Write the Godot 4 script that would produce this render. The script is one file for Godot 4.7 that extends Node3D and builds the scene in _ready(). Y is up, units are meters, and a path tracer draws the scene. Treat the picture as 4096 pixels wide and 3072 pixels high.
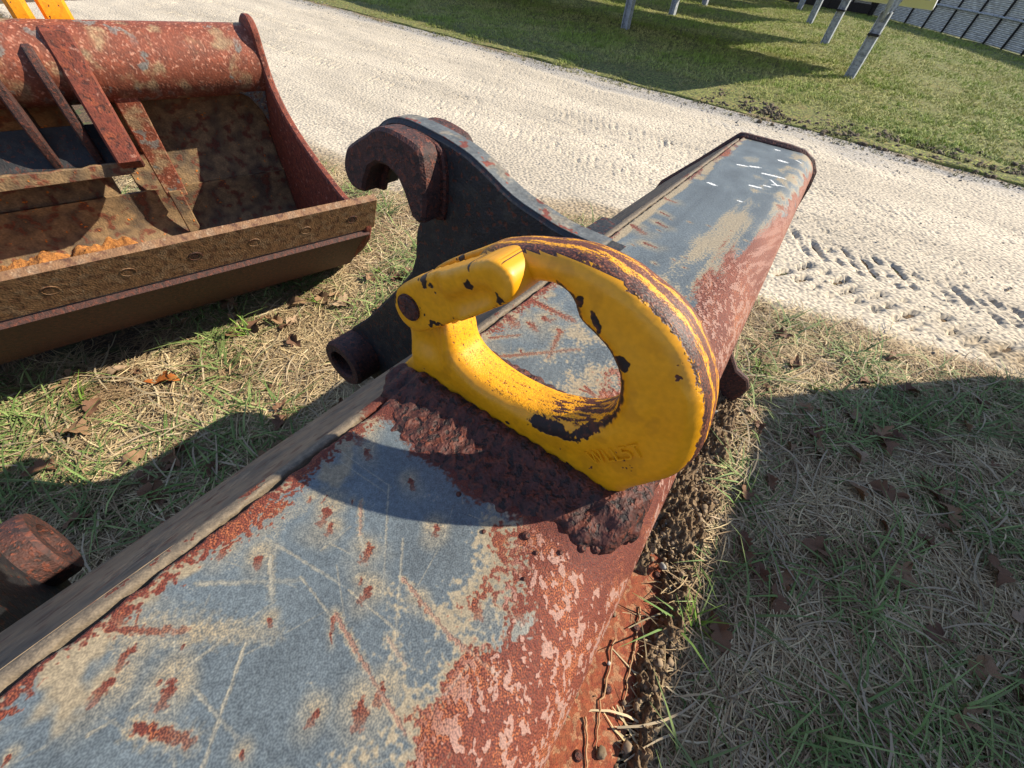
extends Node3D

const U := 0.2                      # the modelling unit of the two buckets, in metres
const EYE := Vector3(0, 1.05, 0)
const SUN_DIR := Vector3(-1.40, -1.0, 0.32)

var used := {}
var M := {}
var rng := RandomNumberGenerator.new()
var BA: Basis                       # frame of the near bucket: x across, y up from its top plate, -z along it
var OA: Vector3
var BB: Basis                       # frame of the far-left bucket: x along it, z towards its cutting edge
var OB: Vector3

# ------------------------------------------------------------------ helpers

func numbered(called: String) -> String:
	if not used.has(called):
		used[called] = 0
		return called
	used[called] += 1
	return "%s_%03d" % [called, used[called]]

func obj(called: String, mesh: Mesh, mat: Material, parent: Node = self) -> MeshInstance3D:
	var o := MeshInstance3D.new()
	o.name = numbered(called) if parent == self else called
	o.mesh = mesh
	if mat != null:
		o.material_override = mat
	parent.add_child(o, true)
	return o

func tag(o: Node, label: String, category: String, group := "", kind := "") -> void:
	o.set_meta("label", label)
	o.set_meta("category", category)
	if group != "":
		o.set_meta("group", group)
	if kind != "":
		o.set_meta("kind", kind)

func thing(called: String, label: String, category: String, xf := Transform3D.IDENTITY, group := "") -> Node3D:
	var o := Node3D.new()
	o.name = numbered(called)
	add_child(o, true)
	o.transform = xf
	tag(o, label, category, group)
	return o

func struct(called: String, mesh: Mesh, mat: Material) -> MeshInstance3D:
	var o := obj(called, mesh, mat)
	o.set_meta("kind", "structure")
	return o

func fnoise(sd: int, freq: float, octaves := 3) -> FastNoiseLite:
	var n := FastNoiseLite.new()
	n.seed = sd
	n.frequency = freq
	n.noise_type = FastNoiseLite.TYPE_SIMPLEX_SMOOTH
	n.fractal_type = FastNoiseLite.FRACTAL_FBM if octaves > 1 else FastNoiseLite.FRACTAL_NONE
	n.fractal_octaves = octaves
	return n

func sst(a: float, b: float, x: float) -> float:
	var k := clampf((x - a) / (b - a), 0.0, 1.0)
	return k * k * (3.0 - 2.0 * k)

# a mesh from vertices and triangles (clockwise fronts) with smooth normals
func smooth_mesh(v: PackedVector3Array, tris: PackedInt32Array, uv := PackedVector2Array(), col := PackedColorArray(), tangents := false) -> ArrayMesh:
	var nn := PackedVector3Array()
	nn.resize(v.size())
	for i in range(0, tris.size(), 3):
		var a := tris[i]
		var b := tris[i + 1]
		var c := tris[i + 2]
		var f := (v[c] - v[a]).cross(v[b] - v[a])
		nn[a] += f
		nn[b] += f
		nn[c] += f
	for i in nn.size():
		nn[i] = nn[i].normalized()
	var arr := []
	arr.resize(Mesh.ARRAY_MAX)
	arr[Mesh.ARRAY_VERTEX] = v
	arr[Mesh.ARRAY_NORMAL] = nn
	arr[Mesh.ARRAY_INDEX] = tris
	if uv.size() > 0:
		arr[Mesh.ARRAY_TEX_UV] = uv
	if col.size() > 0:
		arr[Mesh.ARRAY_COLOR] = col
	var m := ArrayMesh.new()
	m.add_surface_from_arrays(Mesh.PRIMITIVE_TRIANGLES, arr)
	if tangents:
		var st := SurfaceTool.new()
		st.create_from(m, 0)
		st.generate_tangents()
		return st.commit()
	return m

func grid_mesh(v: PackedVector3Array, nx: int, ny: int, uv := PackedVector2Array(), col := PackedColorArray(), tangents := false, flip := false) -> ArrayMesh:
	var tris := PackedInt32Array()
	tris.resize((nx - 1) * (ny - 1) * 6)
	var k := 0
	for j in ny - 1:
		for i in nx - 1:
			var a := j * nx + i
			if flip:
				tris[k] = a; tris[k + 1] = a + nx; tris[k + 2] = a + 1
				tris[k + 3] = a + 1; tris[k + 4] = a + nx; tris[k + 5] = a + nx + 1
			else:
				tris[k] = a; tris[k + 1] = a + 1; tris[k + 2] = a + nx
				tris[k + 3] = a + 1; tris[k + 4] = a + nx + 1; tris[k + 5] = a + nx
			k += 6
	return smooth_mesh(v, tris, uv, col, tangents)

func tri(st: SurfaceTool, a: Vector3, b: Vector3, c: Vector3, na: Vector3, nb: Vector3, nc: Vector3) -> void:
	# wound so that the front faces along the normals
	if (c - a).cross(b - a).dot(na + nb + nc) < 0.0:
		var x := b; b = c; c = x
		x = nb; nb = nc; nc = x
	st.set_normal(na); st.add_vertex(a)
	st.set_normal(nb); st.add_vertex(b)
	st.set_normal(nc); st.add_vertex(c)

# a flat plate: outline in (x, y), thickness along z from z0 to z1, edges chamfered; put by xf, scaled by s
func plate_into(st: SurfaceTool, poly: PackedVector2Array, z0: float, z1: float, bev: float, xf: Transform3D, s := U) -> void:
	if Geometry2D.is_polygon_clockwise(poly):
		poly = poly.duplicate()
		poly.reverse()
	var n := poly.size()
	var edge_n := PackedVector2Array()
	for i in n:
		var d := (poly[(i + 1) % n] - poly[i]).normalized()
		edge_n.append(Vector2(d.y, -d.x))
	var inner := PackedVector2Array()
	for i in n:
		var a := edge_n[(i + n - 1) % n]
		var b := edge_n[i]
		var mid := (a + b).normalized()
		inner.append(poly[i] - mid * bev / maxf(mid.dot(b), 0.5))
	var idx := Geometry2D.triangulate_polygon(inner)
	for side in [z0, z1]:
		var nz := Vector3(0, 0, -1 if side == minf(z0, z1) else 1)
		for k in range(0, idx.size(), 3):
			var p := inner[idx[k]]
			var q := inner[idx[k + 1]]
			var r := inner[idx[k + 2]]
			tri(st, xf * (Vector3(p.x, p.y, side) * s), xf * (Vector3(q.x, q.y, side) * s), xf * (Vector3(r.x, r.y, side) * s), xf.basis * nz, xf.basis * nz, xf.basis * nz)
	var lo := minf(z0, z1)
	var hi := maxf(z0, z1)
	for i in n:
		var j := (i + 1) % n
		var ni := edge_n[i]
		var pa := edge_n[(i + n - 1) % n]
		var pb := edge_n[j]
		var a2 := (ni + pa).normalized() if ni.dot(pa) > 0.75 else ni
		var b2 := (ni + pb).normalized() if ni.dot(pb) > 0.75 else ni
		var na := xf.basis * Vector3(a2.x, a2.y, 0)
		var nb := xf.basis * Vector3(b2.x, b2.y, 0)
		var p0 := xf * (Vector3(poly[i].x, poly[i].y, lo + bev) * s)
		var p1 := xf * (Vector3(poly[j].x, poly[j].y, lo + bev) * s)
		var p2 := xf * (Vector3(poly[j].x, poly[j].y, hi - bev) * s)
		var p3 := xf * (Vector3(poly[i].x, poly[i].y, hi - bev) * s)
		tri(st, p0, p1, p2, na, nb, nb)
		tri(st, p0, p2, p3, na, nb, na)
		for z in [[lo, lo + bev, -1.0], [hi, hi - bev, 1.0]]:
			var q0 := xf * (Vector3(inner[i].x, inner[i].y, z[0]) * s)
			var q1 := xf * (Vector3(inner[j].x, inner[j].y, z[0]) * s)
			var r0 := xf * (Vector3(poly[i].x, poly[i].y, z[1]) * s)
			var r1 := xf * (Vector3(poly[j].x, poly[j].y, z[1]) * s)
			var ma := (na + xf.basis * Vector3(0, 0, z[2])).normalized()
			var mb := (nb + xf.basis * Vector3(0, 0, z[2])).normalized()
			tri(st, q0, q1, r1, ma, mb, mb)
			tri(st, q0, r1, r0, ma, mb, ma)

func plate(poly: PackedVector2Array, z0: float, z1: float, bev := 0.03, xf := Transform3D.IDENTITY, s := U) -> ArrayMesh:
	var st := SurfaceTool.new()
	st.begin(Mesh.PRIMITIVE_TRIANGLES)
	plate_into(st, poly, z0, z1, bev, xf, s)
	return st.commit()

func box(size: Vector3, bev := 0.004, xf := Transform3D.IDENTITY) -> ArrayMesh:
	var h := size / 2.0
	return plate(PackedVector2Array([Vector2(-h.x, -h.y), Vector2(h.x, -h.y), Vector2(h.x, h.y), Vector2(-h.x, h.y)]), -h.z, h.z, bev, xf, 1.0)

# a strip of sheet steel: open profile of points in (a, b) with thickness th, along w from w0 to w1; frame maps (a, b, w) to the local axes
func sheet(prof: PackedVector2Array, th: float, w0: float, w1: float, frame: Basis) -> ArrayMesh:
	var left := PackedVector2Array()
	var n := prof.size()
	for i in n:
		var d := (prof[mini(i + 1, n - 1)] - prof[maxi(i - 1, 0)]).normalized()
		left.append(prof[i] + Vector2(-d.y, d.x) * th)
	var poly := prof.duplicate()
	for i in n:
		poly.append(left[n - 1 - i])
	return plate(poly, w0, w1, minf(0.02, absf(th) * 0.3), Transform3D(frame, Vector3.ZERO))

func curve2(pts: Array, per := 5, closed := false) -> PackedVector2Array:
	var out := PackedVector2Array()
	var n := pts.size()
	var last := n if closed else n - 1
	for i in last:
		var p0: Vector2 = pts[(i - 1 + n) % n] if closed or i > 0 else pts[0]
		var p1: Vector2 = pts[i]
		var p2: Vector2 = pts[(i + 1) % n]
		var p3: Vector2 = pts[(i + 2) % n] if closed or i < n - 2 else pts[n - 1]
		for k in per:
			out.append(p1.cubic_interpolate(p2, p0, p3, float(k) / per))
	if not closed:
		out.append(pts[n - 1])
	return out

func tube(path: Array, radii: Array, sides := 8) -> ArrayMesh:
	var v := PackedVector3Array()
	var tris := PackedInt32Array()
	var n := path.size()
	for i in n:
		var d: Vector3 = (path[mini(i + 1, n - 1)] - path[maxi(i - 1, 0)]).normalized()
		var x := d.cross(Vector3.UP if absf(d.y) < 0.9 else Vector3.RIGHT).normalized()
		var y := x.cross(d)
		for k in sides:
			var a := TAU * k / sides
			v.append(path[i] + (x * cos(a) + y * sin(a)) * radii[i])
	for i in n - 1:
		for k in sides:
			var a := i * sides + k
			var b := i * sides + (k + 1) % sides
			tris.append_array([a, b, a + sides, b, b + sides, a + sides])
	for e in [0, n - 1]:
		var c := v.size()
		v.append(path[e])
		for k in sides:
			if e == 0:
				tris.append_array([c, e * sides + (k + 1) % sides, e * sides + k])
			else:
				tris.append_array([c, e * sides + k, e * sides + (k + 1) % sides])
	return smooth_mesh(v, tris)

# ring-shaped turned part along an axis: profile of (radius, along)
func lathe(prof: Array, axis: Basis, at: Vector3, sides := 28) -> ArrayMesh:
	var st := SurfaceTool.new()
	st.begin(Mesh.PRIMITIVE_TRIANGLES)
	for i in prof.size() - 1:
		var p: Vector2 = prof[i]
		var q: Vector2 = prof[i + 1]
		var d := (q - p).normalized()
		var nn := Vector2(d.y, -d.x)
		for k in sides:
			var a := TAU * k / sides
			var b := TAU * (k + 1) / sides
			var ra := Vector3(cos(a), sin(a), 0)
			var rb := Vector3(cos(b), sin(b), 0)
			var n0 := axis * (ra * nn.x + Vector3(0, 0, nn.y))
			var n1 := axis * (rb * nn.x + Vector3(0, 0, nn.y))
			var a0 := at + axis * (ra * p.x + Vector3(0, 0, p.y))
			var b0 := at + axis * (rb * p.x + Vector3(0, 0, p.y))
			var a1 := at + axis * (ra * q.x + Vector3(0, 0, q.y))
			var b1 := at + axis * (rb * q.x + Vector3(0, 0, q.y))
			tri(st, a0, b0, b1, n0, n1, n1)
			tri(st, a0, b1, a1, n0, n1, n0)
	return st.commit()

# surface nets over a field sampled on n.x * n.y * n.z points; returns [vertices, triangles]
func nets(lo: Vector3, cell: float, n: Vector3i, f: PackedFloat32Array) -> Array:
	var sy := n.x
	var sz := n.x * n.y
	var id := PackedInt32Array()
	id.resize(n.x * n.y * n.z)
	id.fill(-1)
	var v := PackedVector3Array()
	for k in n.z - 1:
		for j in n.y - 1:
			for i in n.x - 1:
				var b := i + j * sy + k * sz
				var c0 := f[b]
				var c1 := f[b + 1]
				var c2 := f[b + sy]
				var c3 := f[b + sy + 1]
				var c4 := f[b + sz]
				var c5 := f[b + sz + 1]
				var c6 := f[b + sz + sy]
				var c7 := f[b + sz + sy + 1]
				var neg := int(c0 < 0) + int(c1 < 0) + int(c2 < 0) + int(c3 < 0) + int(c4 < 0) + int(c5 < 0) + int(c6 < 0) + int(c7 < 0)
				if neg == 0 or neg == 8:
					continue
				var p := Vector3.ZERO
				var cnt := 0
				if (c0 < 0) != (c1 < 0): p += Vector3(c0 / (c0 - c1), 0, 0); cnt += 1
				if (c2 < 0) != (c3 < 0): p += Vector3(c2 / (c2 - c3), 1, 0); cnt += 1
				if (c4 < 0) != (c5 < 0): p += Vector3(c4 / (c4 - c5), 0, 1); cnt += 1
				if (c6 < 0) != (c7 < 0): p += Vector3(c6 / (c6 - c7), 1, 1); cnt += 1
				if (c0 < 0) != (c2 < 0): p += Vector3(0, c0 / (c0 - c2), 0); cnt += 1
				if (c1 < 0) != (c3 < 0): p += Vector3(1, c1 / (c1 - c3), 0); cnt += 1
				if (c4 < 0) != (c6 < 0): p += Vector3(0, c4 / (c4 - c6), 1); cnt += 1
				if (c5 < 0) != (c7 < 0): p += Vector3(1, c5 / (c5 - c7), 1); cnt += 1
				if (c0 < 0) != (c4 < 0): p += Vector3(0, 0, c0 / (c0 - c4)); cnt += 1
				if (c1 < 0) != (c5 < 0): p += Vector3(1, 0, c1 / (c1 - c5)); cnt += 1
				if (c2 < 0) != (c6 < 0): p += Vector3(0, 1, c2 / (c2 - c6)); cnt += 1
				if (c3 < 0) != (c7 < 0): p += Vector3(1, 1, c3 / (c3 - c7)); cnt += 1
				id[b] = v.size()
				v.append(lo + (Vector3(i, j, k) + p / cnt) * cell)
	var t := PackedInt32Array()
	for k in range(1, n.z - 1):
		for j in range(1, n.y - 1):
			for i in range(1, n.x - 1):
				var b := i + j * sy + k * sz
				var s0 := f[b] < 0
				if s0 != (f[b + 1] < 0):
					quad(t, s0, id[b - sy - sz], id[b - sz], id[b], id[b - sy])
				if s0 != (f[b + sy] < 0):
					quad(t, s0, id[b - 1 - sz], id[b - 1], id[b], id[b - sz])
				if s0 != (f[b + sz] < 0):
					quad(t, s0, id[b - 1 - sy], id[b - sy], id[b], id[b - 1])
	return [v, t]

func quad(t: PackedInt32Array, out: bool, a: int, b: int, c: int, d: int) -> void:
	if a < 0 or b < 0 or c < 0 or d < 0:
		return
	if out:
		t.append_array([a, c, b, a, d, c])
	else:
		t.append_array([a, b, c, a, c, d])

func poly_dist(p: Vector2, poly: PackedVector2Array) -> Vector2:
	# (signed distance, negative inside; position along the outline 0..1)
	var n := poly.size()
	var best := 1e9
	var at := 0.0
	var inside := false
	for i in n:
		var a := poly[i]
		var b := poly[(i + 1) % n]
		var e := b - a
		var w := p - a
		var k := clampf(w.dot(e) / e.length_squared(), 0.0, 1.0)
		var d := (w - e * k).length_squared()
		if d < best:
			best = d
			at = (i + k) / n
		if (a.y > p.y) != (b.y > p.y) and p.x < (b.x - a.x) * (p.y - a.y) / (b.y - a.y) + a.x:
			inside = not inside
	return Vector2(-sqrt(best) if inside else sqrt(best), at)

func seg_dist(p: Vector3, a: Vector3, b: Vector3) -> float:
	var e := b - a
	return (p - a - e * clampf((p - a).dot(e) / e.length_squared(), 0.0, 1.0)).length()

# ------------------------------------------------------------------ textures

func put(d: PackedByteArray, i: int, c: Color) -> void:
	d[i] = int(clampf(c.r, 0, 1) * 255.0)
	d[i + 1] = int(clampf(c.g, 0, 1) * 255.0)
	d[i + 2] = int(clampf(c.b, 0, 1) * 255.0)

func tex(w: int, h: int, d: PackedByteArray, mip := true) -> ImageTexture:
	var im := Image.create_from_data(w, h, false, Image.FORMAT_RGB8, d)
	return ImageTexture.create_from_image(im)

func bump(w: int, h: int, d: PackedFloat32Array, strength: float) -> ImageTexture:
	var im := Image.create_from_data(w, h, false, Image.FORMAT_RF, d.to_byte_array())
	im.bump_map_to_normal_map(strength)
	return ImageTexture.create_from_image(im)

func rough(w: int, h: int, d: PackedByteArray) -> ImageTexture:
	return ImageTexture.create_from_image(Image.create_from_data(w, h, false, Image.FORMAT_L8, d))

func mat(albedo: Texture2D, normal: Texture2D = null, rgh := 0.8, strength := 1.0) -> StandardMaterial3D:
	var m := StandardMaterial3D.new()
	m.albedo_texture = albedo
	m.roughness = rgh
	if normal != null:
		m.normal_enabled = true
		m.normal_texture = normal
		m.normal_scale = strength
	return m

func triplanar(m: StandardMaterial3D, per_metre: float, world := false) -> StandardMaterial3D:
	m.uv1_triplanar = true
	m.uv1_world_triplanar = world
	m.uv1_scale = Vector3.ONE * per_metre
	m.uv1_triplanar_sharpness = 4.0
	return m

func seamless(sd: int, size: int, freq: float, octaves := 4) -> PackedByteArray:
	var im := fnoise(sd, freq, octaves).get_seamless_image(size, size, false, false, 0.15)
	im.convert(Image.FORMAT_L8)
	return im.get_data()

# layered tiling material: base colour speckled, with patches of others where a noise passes a level
func patchy(sd: int, size: int, base: Color, speckle: float, layers: Array, rgh: float, bump_strength: float, per_metre: float, world := false) -> StandardMaterial3D:
	var fine := seamless(sd, size, 0.14, 2)
	var mid := seamless(sd + 1, size, 0.03, 4)
	var maps := []
	for l in layers:
		maps.append(seamless(sd + 7 + maps.size(), size, l.freq, l.get("oct", 4)))
	var d := PackedByteArray()
	d.resize(size * size * 3)
	var hgt := PackedFloat32Array()
	hgt.resize(size * size)
	for i in size * size:
		var f := fine[i] / 255.0 - 0.5
		var g := mid[i] / 255.0 - 0.5
		var c := base * (1.0 + speckle * (f * 0.9 + g))
		var h := f * 0.35 + g * 0.3
		for k in layers.size():
			var l = layers[k]
			var x: float = maps[k][i] / 255.0 + f * 0.12
			var w := sst(l.at - l.soft, l.at + l.soft, x)
			if w > 0.0:
				c = c.lerp(l.col * (1.0 + 0.5 * f + 0.3 * g), w * l.get("most", 1.0))
				h += w * l.get("rise", 0.0)
		put(d, i * 3, c)
		hgt[i] = h
	var m := mat(tex(size, size, d), bump(size, size, hgt, bump_strength), rgh)
	return triplanar(m, per_metre, world)

# ------------------------------------------------------------------ start

func _ready() -> void:
	rng.seed = 4711
	# camera, from the vanishing points of the posts: an ultra-wide lens tipped half down and rolled a little
	var cam := Camera3D.new()
	cam.name = "camera"
	add_child(cam)
	cam.fov = 90.0
	cam.near = 0.02
	cam.far = 900.0
	cam.transform = Transform3D(Basis(Vector3(0.99567075, 0.05921567, -0.07164676), Vector3(-0.09295028, 0.63431024, -0.76747037), Vector3(0.0, 0.77080738, 0.63706827)), EYE)
	cam.current = true

	var env := Environment.new()
	env.background_mode = Environment.BG_SKY
	var sky := Sky.new()
	var psm := ProceduralSkyMaterial.new()
	psm.sky_top_color = Color(0.38, 0.46, 0.60)
	psm.sky_horizon_color = Color(0.80, 0.82, 0.83)
	psm.sky_curve = 0.12
	psm.ground_bottom_color = Color(0.25, 0.23, 0.18)
	psm.ground_horizon_color = Color(0.55, 0.58, 0.56)
	psm.sun_angle_max = 4.0
	sky.sky_material = psm
	env.sky = sky
	env.background_energy_multiplier = 1.3
	env.tonemap_mode = Environment.TONE_MAPPER_LINEAR
	env.tonemap_exposure = 1.74
	env.sdfgi_enabled = true
	env.ssao_enabled = true
	env.ssil_enabled = true
	var we := WorldEnvironment.new()
	we.name = "world_environment"
	we.environment = env
	add_child(we)

	var sun := DirectionalLight3D.new()
	sun.name = "sun"
	add_child(sun)
	sun.light_energy = 1.6
	sun.light_color = Color(1.0, 0.955, 0.88)
	sun.light_angular_distance = 0.53
	sun.shadow_enabled = true
	sun.basis = Basis.looking_at(SUN_DIR.normalized(), Vector3.UP)

	# the two bucket frames
	var t := Vector3(0.52079125, -0.089329, -0.84899753)
	var c := Vector3(0.85240529, 0, 0.52288164)
	BA = Basis(c, Vector3(0.0467085, 0.99600217, -0.07614452), -t)
	OA = EYE - BA.y * U
	var a := Vector3(0.72108244, -0.05007517, -0.69103733)
	BB = Basis(a, Vector3(0.0361548, 0.9987454, -0.0346484), Vector3(0.69190541, 0, 0.72198818))
	OB = Vector3(-0.61992517, 0.386, -1.28945389)

	materials()
	terrain()
	fence()
	solar_tables()
	near_bucket()
	left_bucket()
	third_bucket()
	soil_strip()
	undergrowth()
	dead_leaves()

func materials() -> void:
	var rust := Color(0.47, 0.235, 0.155)
	M.red_rust = patchy(11, 400, Color(0.42, 0.20, 0.14), 0.45, [
		{col = Color(0.60, 0.44, 0.38), freq = 0.03, at = 0.745, soft = 0.05, most = 0.8, rise = 0.1},
		{col = Color(0.52, 0.27, 0.15), freq = 0.02, at = 0.66, soft = 0.10, most = 0.5},
		{col = Color(0.27, 0.13, 0.10), freq = 0.05, at = 0.685, soft = 0.05, rise = -0.2}], 0.82, 2.5, 2.6)
	M.dark_rust = patchy(21, 384, Color(0.27, 0.13, 0.095), 0.6, [
		{col = Color(0.36, 0.17, 0.10), freq = 0.04, at = 0.595, soft = 0.08, rise = 0.3},
		{col = Color(0.11, 0.06, 0.05), freq = 0.06, at = 0.645, soft = 0.05, rise = -0.3}], 0.7, 4.0, 7.0)
	M.black_paint = patchy(31, 384, Color(0.125, 0.13, 0.14), 0.35, [
		{col = Color(0.22, 0.21, 0.19), freq = 0.018, at = 0.605, soft = 0.12, most = 0.7},
		{col = Color(0.30, 0.15, 0.10), freq = 0.05, at = 0.715, soft = 0.03, rise = -0.2}], 0.6, 2.0, 3.5)
	M.grey_paint = patchy(41, 384, Color(0.40, 0.43, 0.44), 0.3, [
		{col = Color(0.56, 0.49, 0.38), freq = 0.02, at = 0.575, soft = 0.08, most = 0.85},
		{col = Color(0.44, 0.20, 0.13), freq = 0.035, at = 0.645, soft = 0.03, rise = -0.2},
		{col = Color(0.85, 0.85, 0.83), freq = 0.06, at = 0.805, soft = 0.02}], 0.6, 2.5, 4.0)
	M.maroon = patchy(51, 384, Color(0.27, 0.165, 0.14), 0.4, [
		{col = Color(0.17, 0.12, 0.11), freq = 0.03, at = 0.615, soft = 0.06},
		{col = Color(0.38, 0.20, 0.14), freq = 0.05, at = 0.665, soft = 0.05, rise = 0.15}], 0.75, 4.0, 5.0)
	M.worn_steel = patchy(61, 400, Color(0.50, 0.37, 0.25), 0.22, [
		{col = Color(0.52, 0.42, 0.32), freq = 0.016, at = 0.625, soft = 0.08, most = 0.8},
		{col = Color(0.36, 0.24, 0.16), freq = 0.03, at = 0.645, soft = 0.14, rise = -0.1},
		{col = Color(0.58, 0.52, 0.43), freq = 0.05, at = 0.80, soft = 0.08, most = 0.6}], 0.62, 3.0, 3.0)
	M.shell_rust = patchy(71, 400, Color(0.50, 0.405, 0.285), 0.4, [
		{col = Color(0.29, 0.245, 0.20), freq = 0.010, at = 0.60, soft = 0.2, most = 0.8},
		{col = Color(0.40, 0.20, 0.13), freq = 0.02, at = 0.66, soft = 0.10, most = 0.8, rise = 0.1},
		{col = Color(0.76, 0.42, 0.12), freq = 0.03, at = 0.84, soft = 0.04, rise = 0.3}], 0.75, 2.5, 2.2)
	M.tube_rust = patchy(81, 512, Color(0.46, 0.24, 0.16), 0.4, [
		{col = Color(0.68, 0.50, 0.42), freq = 0.075, at = 0.68, soft = 0.06, most = 0.75, rise = 0.1},
		{col = Color(0.55, 0.48, 0.36), freq = 0.011, at = 0.68, soft = 0.13, most = 0.8},
		{col = Color(0.40, 0.42, 0.41), freq = 0.013, at = 0.80, soft = 0.05, most = 0.8}], 0.72, 2.0, 1.7)
	M.brick_rust = patchy(91, 384, Color(0.51, 0.275, 0.165), 0.35, [
		{col = Color(0.47, 0.22, 0.13), freq = 0.03, at = 0.595, soft = 0.07},
		{col = Color(0.58, 0.43, 0.31), freq = 0.02, at = 0.645, soft = 0.06, most = 0.8}], 0.9, 3.0, 5.0)
	M.worn_grey = patchy(45, 256, Color(0.335, 0.35, 0.35), 0.3, [{col = Color(0.48, 0.44, 0.37), freq = 0.02, at = 0.62, soft = 0.12, most = 0.7}, {col = Color(0.40, 0.19, 0.13), freq = 0.03, at = 0.72, soft = 0.05}], 0.6, 1.5, 4.0)
	M.dusty_wall = patchy(35, 256, Color(0.52, 0.44, 0.34), 0.3, [{col = Color(0.40, 0.36, 0.30), freq = 0.02, at = 0.58, soft = 0.14}, {col = Color(0.33, 0.17, 0.11), freq = 0.05, at = 0.78, soft = 0.04}], 0.8, 2.0, 3.0)
	M.yellow = patchy(101, 256, Color(0.88, 0.57, 0.04), 0.10, [
		{col = Color(0.12, 0.075, 0.065), freq = 0.022, at = 0.885, soft = 0.012, rise = -0.5},
		{col = Color(0.72, 0.45, 0.06), freq = 0.02, at = 0.665, soft = 0.1, most = 0.5}], 0.5, 2.0, 9.0)
	M.soil = patchy(111, 400, Color(0.48, 0.40, 0.30), 0.45, [
		{col = Color(0.36, 0.285, 0.205), freq = 0.04, at = 0.595, soft = 0.08}], 0.95, 6.0, 5.0)
	var back := StandardMaterial3D.new()
	back.albedo_color = Color(0.86, 0.87, 0.88)
	back.roughness = 0.6
	M.backsheet = back
	M.galvanised = patchy(121, 256, Color(0.66, 0.68, 0.70), 0.12, [
		{col = Color(0.48, 0.50, 0.52), freq = 0.04, at = 0.605, soft = 0.08}], 0.5, 1.0, 2.0)
	M.ground = patchy(131, 640, Color(0.29, 0.225, 0.15), 0.55, [
		{col = Color(0.22, 0.165, 0.115), freq = 0.02, at = 0.605, soft = 0.08},
		{col = Color(0.48, 0.38, 0.25), freq = 0.09, at = 0.625, soft = 0.06},
		{col = Color(0.25, 0.32, 0.13), freq = 0.012, at = 0.645, soft = 0.08, most = 0.6}], 1.0, 3.0, 1.1, true)
	M.meadow = patchy(141, 640, Color(0.40, 0.395, 0.20), 0.5, [
		{col = Color(0.44, 0.40, 0.22), freq = 0.008, at = 0.615, soft = 0.1},
		{col = Color(0.20, 0.25, 0.08), freq = 0.05, at = 0.615, soft = 0.08},
		{col = Color(0.52, 0.55, 0.24), freq = 0.09, at = 0.665, soft = 0.06}], 1.0, 3.0, 0.6, true)
	var blade := StandardMaterial3D.new()
	blade.vertex_color_use_as_albedo = true
	blade.roughness = 0.75
	blade.backlight_enabled = true
	blade.backlight = Color(0.10, 0.12, 0.03)
	M.blade = blade
	var straw := StandardMaterial3D.new()
	straw.vertex_color_use_as_albedo = true
	straw.roughness = 0.85
	M.straw = straw
	var stone := StandardMaterial3D.new()
	stone.vertex_color_use_as_albedo = true
	stone.roughness = 0.95
	M.stone = stone
	var cell := StandardMaterial3D.new()
	cell.albedo_color = Color(0.05, 0.08, 0.16)
	cell.roughness = 0.15
	M.cell = cell
	var dark := StandardMaterial3D.new()
	dark.albedo_color = Color(0.09, 0.08, 0.075)
	dark.roughness = 0.7
	M.dark_wood = patchy(151, 256, Color(0.20, 0.17, 0.14), 0.4, [{col = Color(0.11, 0.10, 0.09), freq = 0.04, at = 0.595, soft = 0.08}], 0.9, 4.0, 3.0)
	M.dark = dark

# ------------------------------------------------------------------ terrain

const RA := Vector2(0.82, 0.5724)   # along the road, (x, z)
const RN := Vector2(0.5724, -0.82)  # across it, away from the camera

func road_near(a: float) -> float:
	var k := [[-9.0, 1.0], [-1.9, 1.25], [-0.8, 1.92], [0.0, 1.76], [0.5, 1.84], [1.0, 2.0], [3.0, 2.25], [8.0, 2.3]]
	for i in k.size() - 1:
		if a < k[i + 1][0]:
			return lerpf(k[i][1], k[i + 1][1], clampf((a - k[i][0]) / (k[i + 1][0] - k[i][0]), 0, 1))
	return 2.3

func ran(p: Vector2) -> Vector2:
	return Vector2(p.dot(RA), p.dot(RN))

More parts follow.
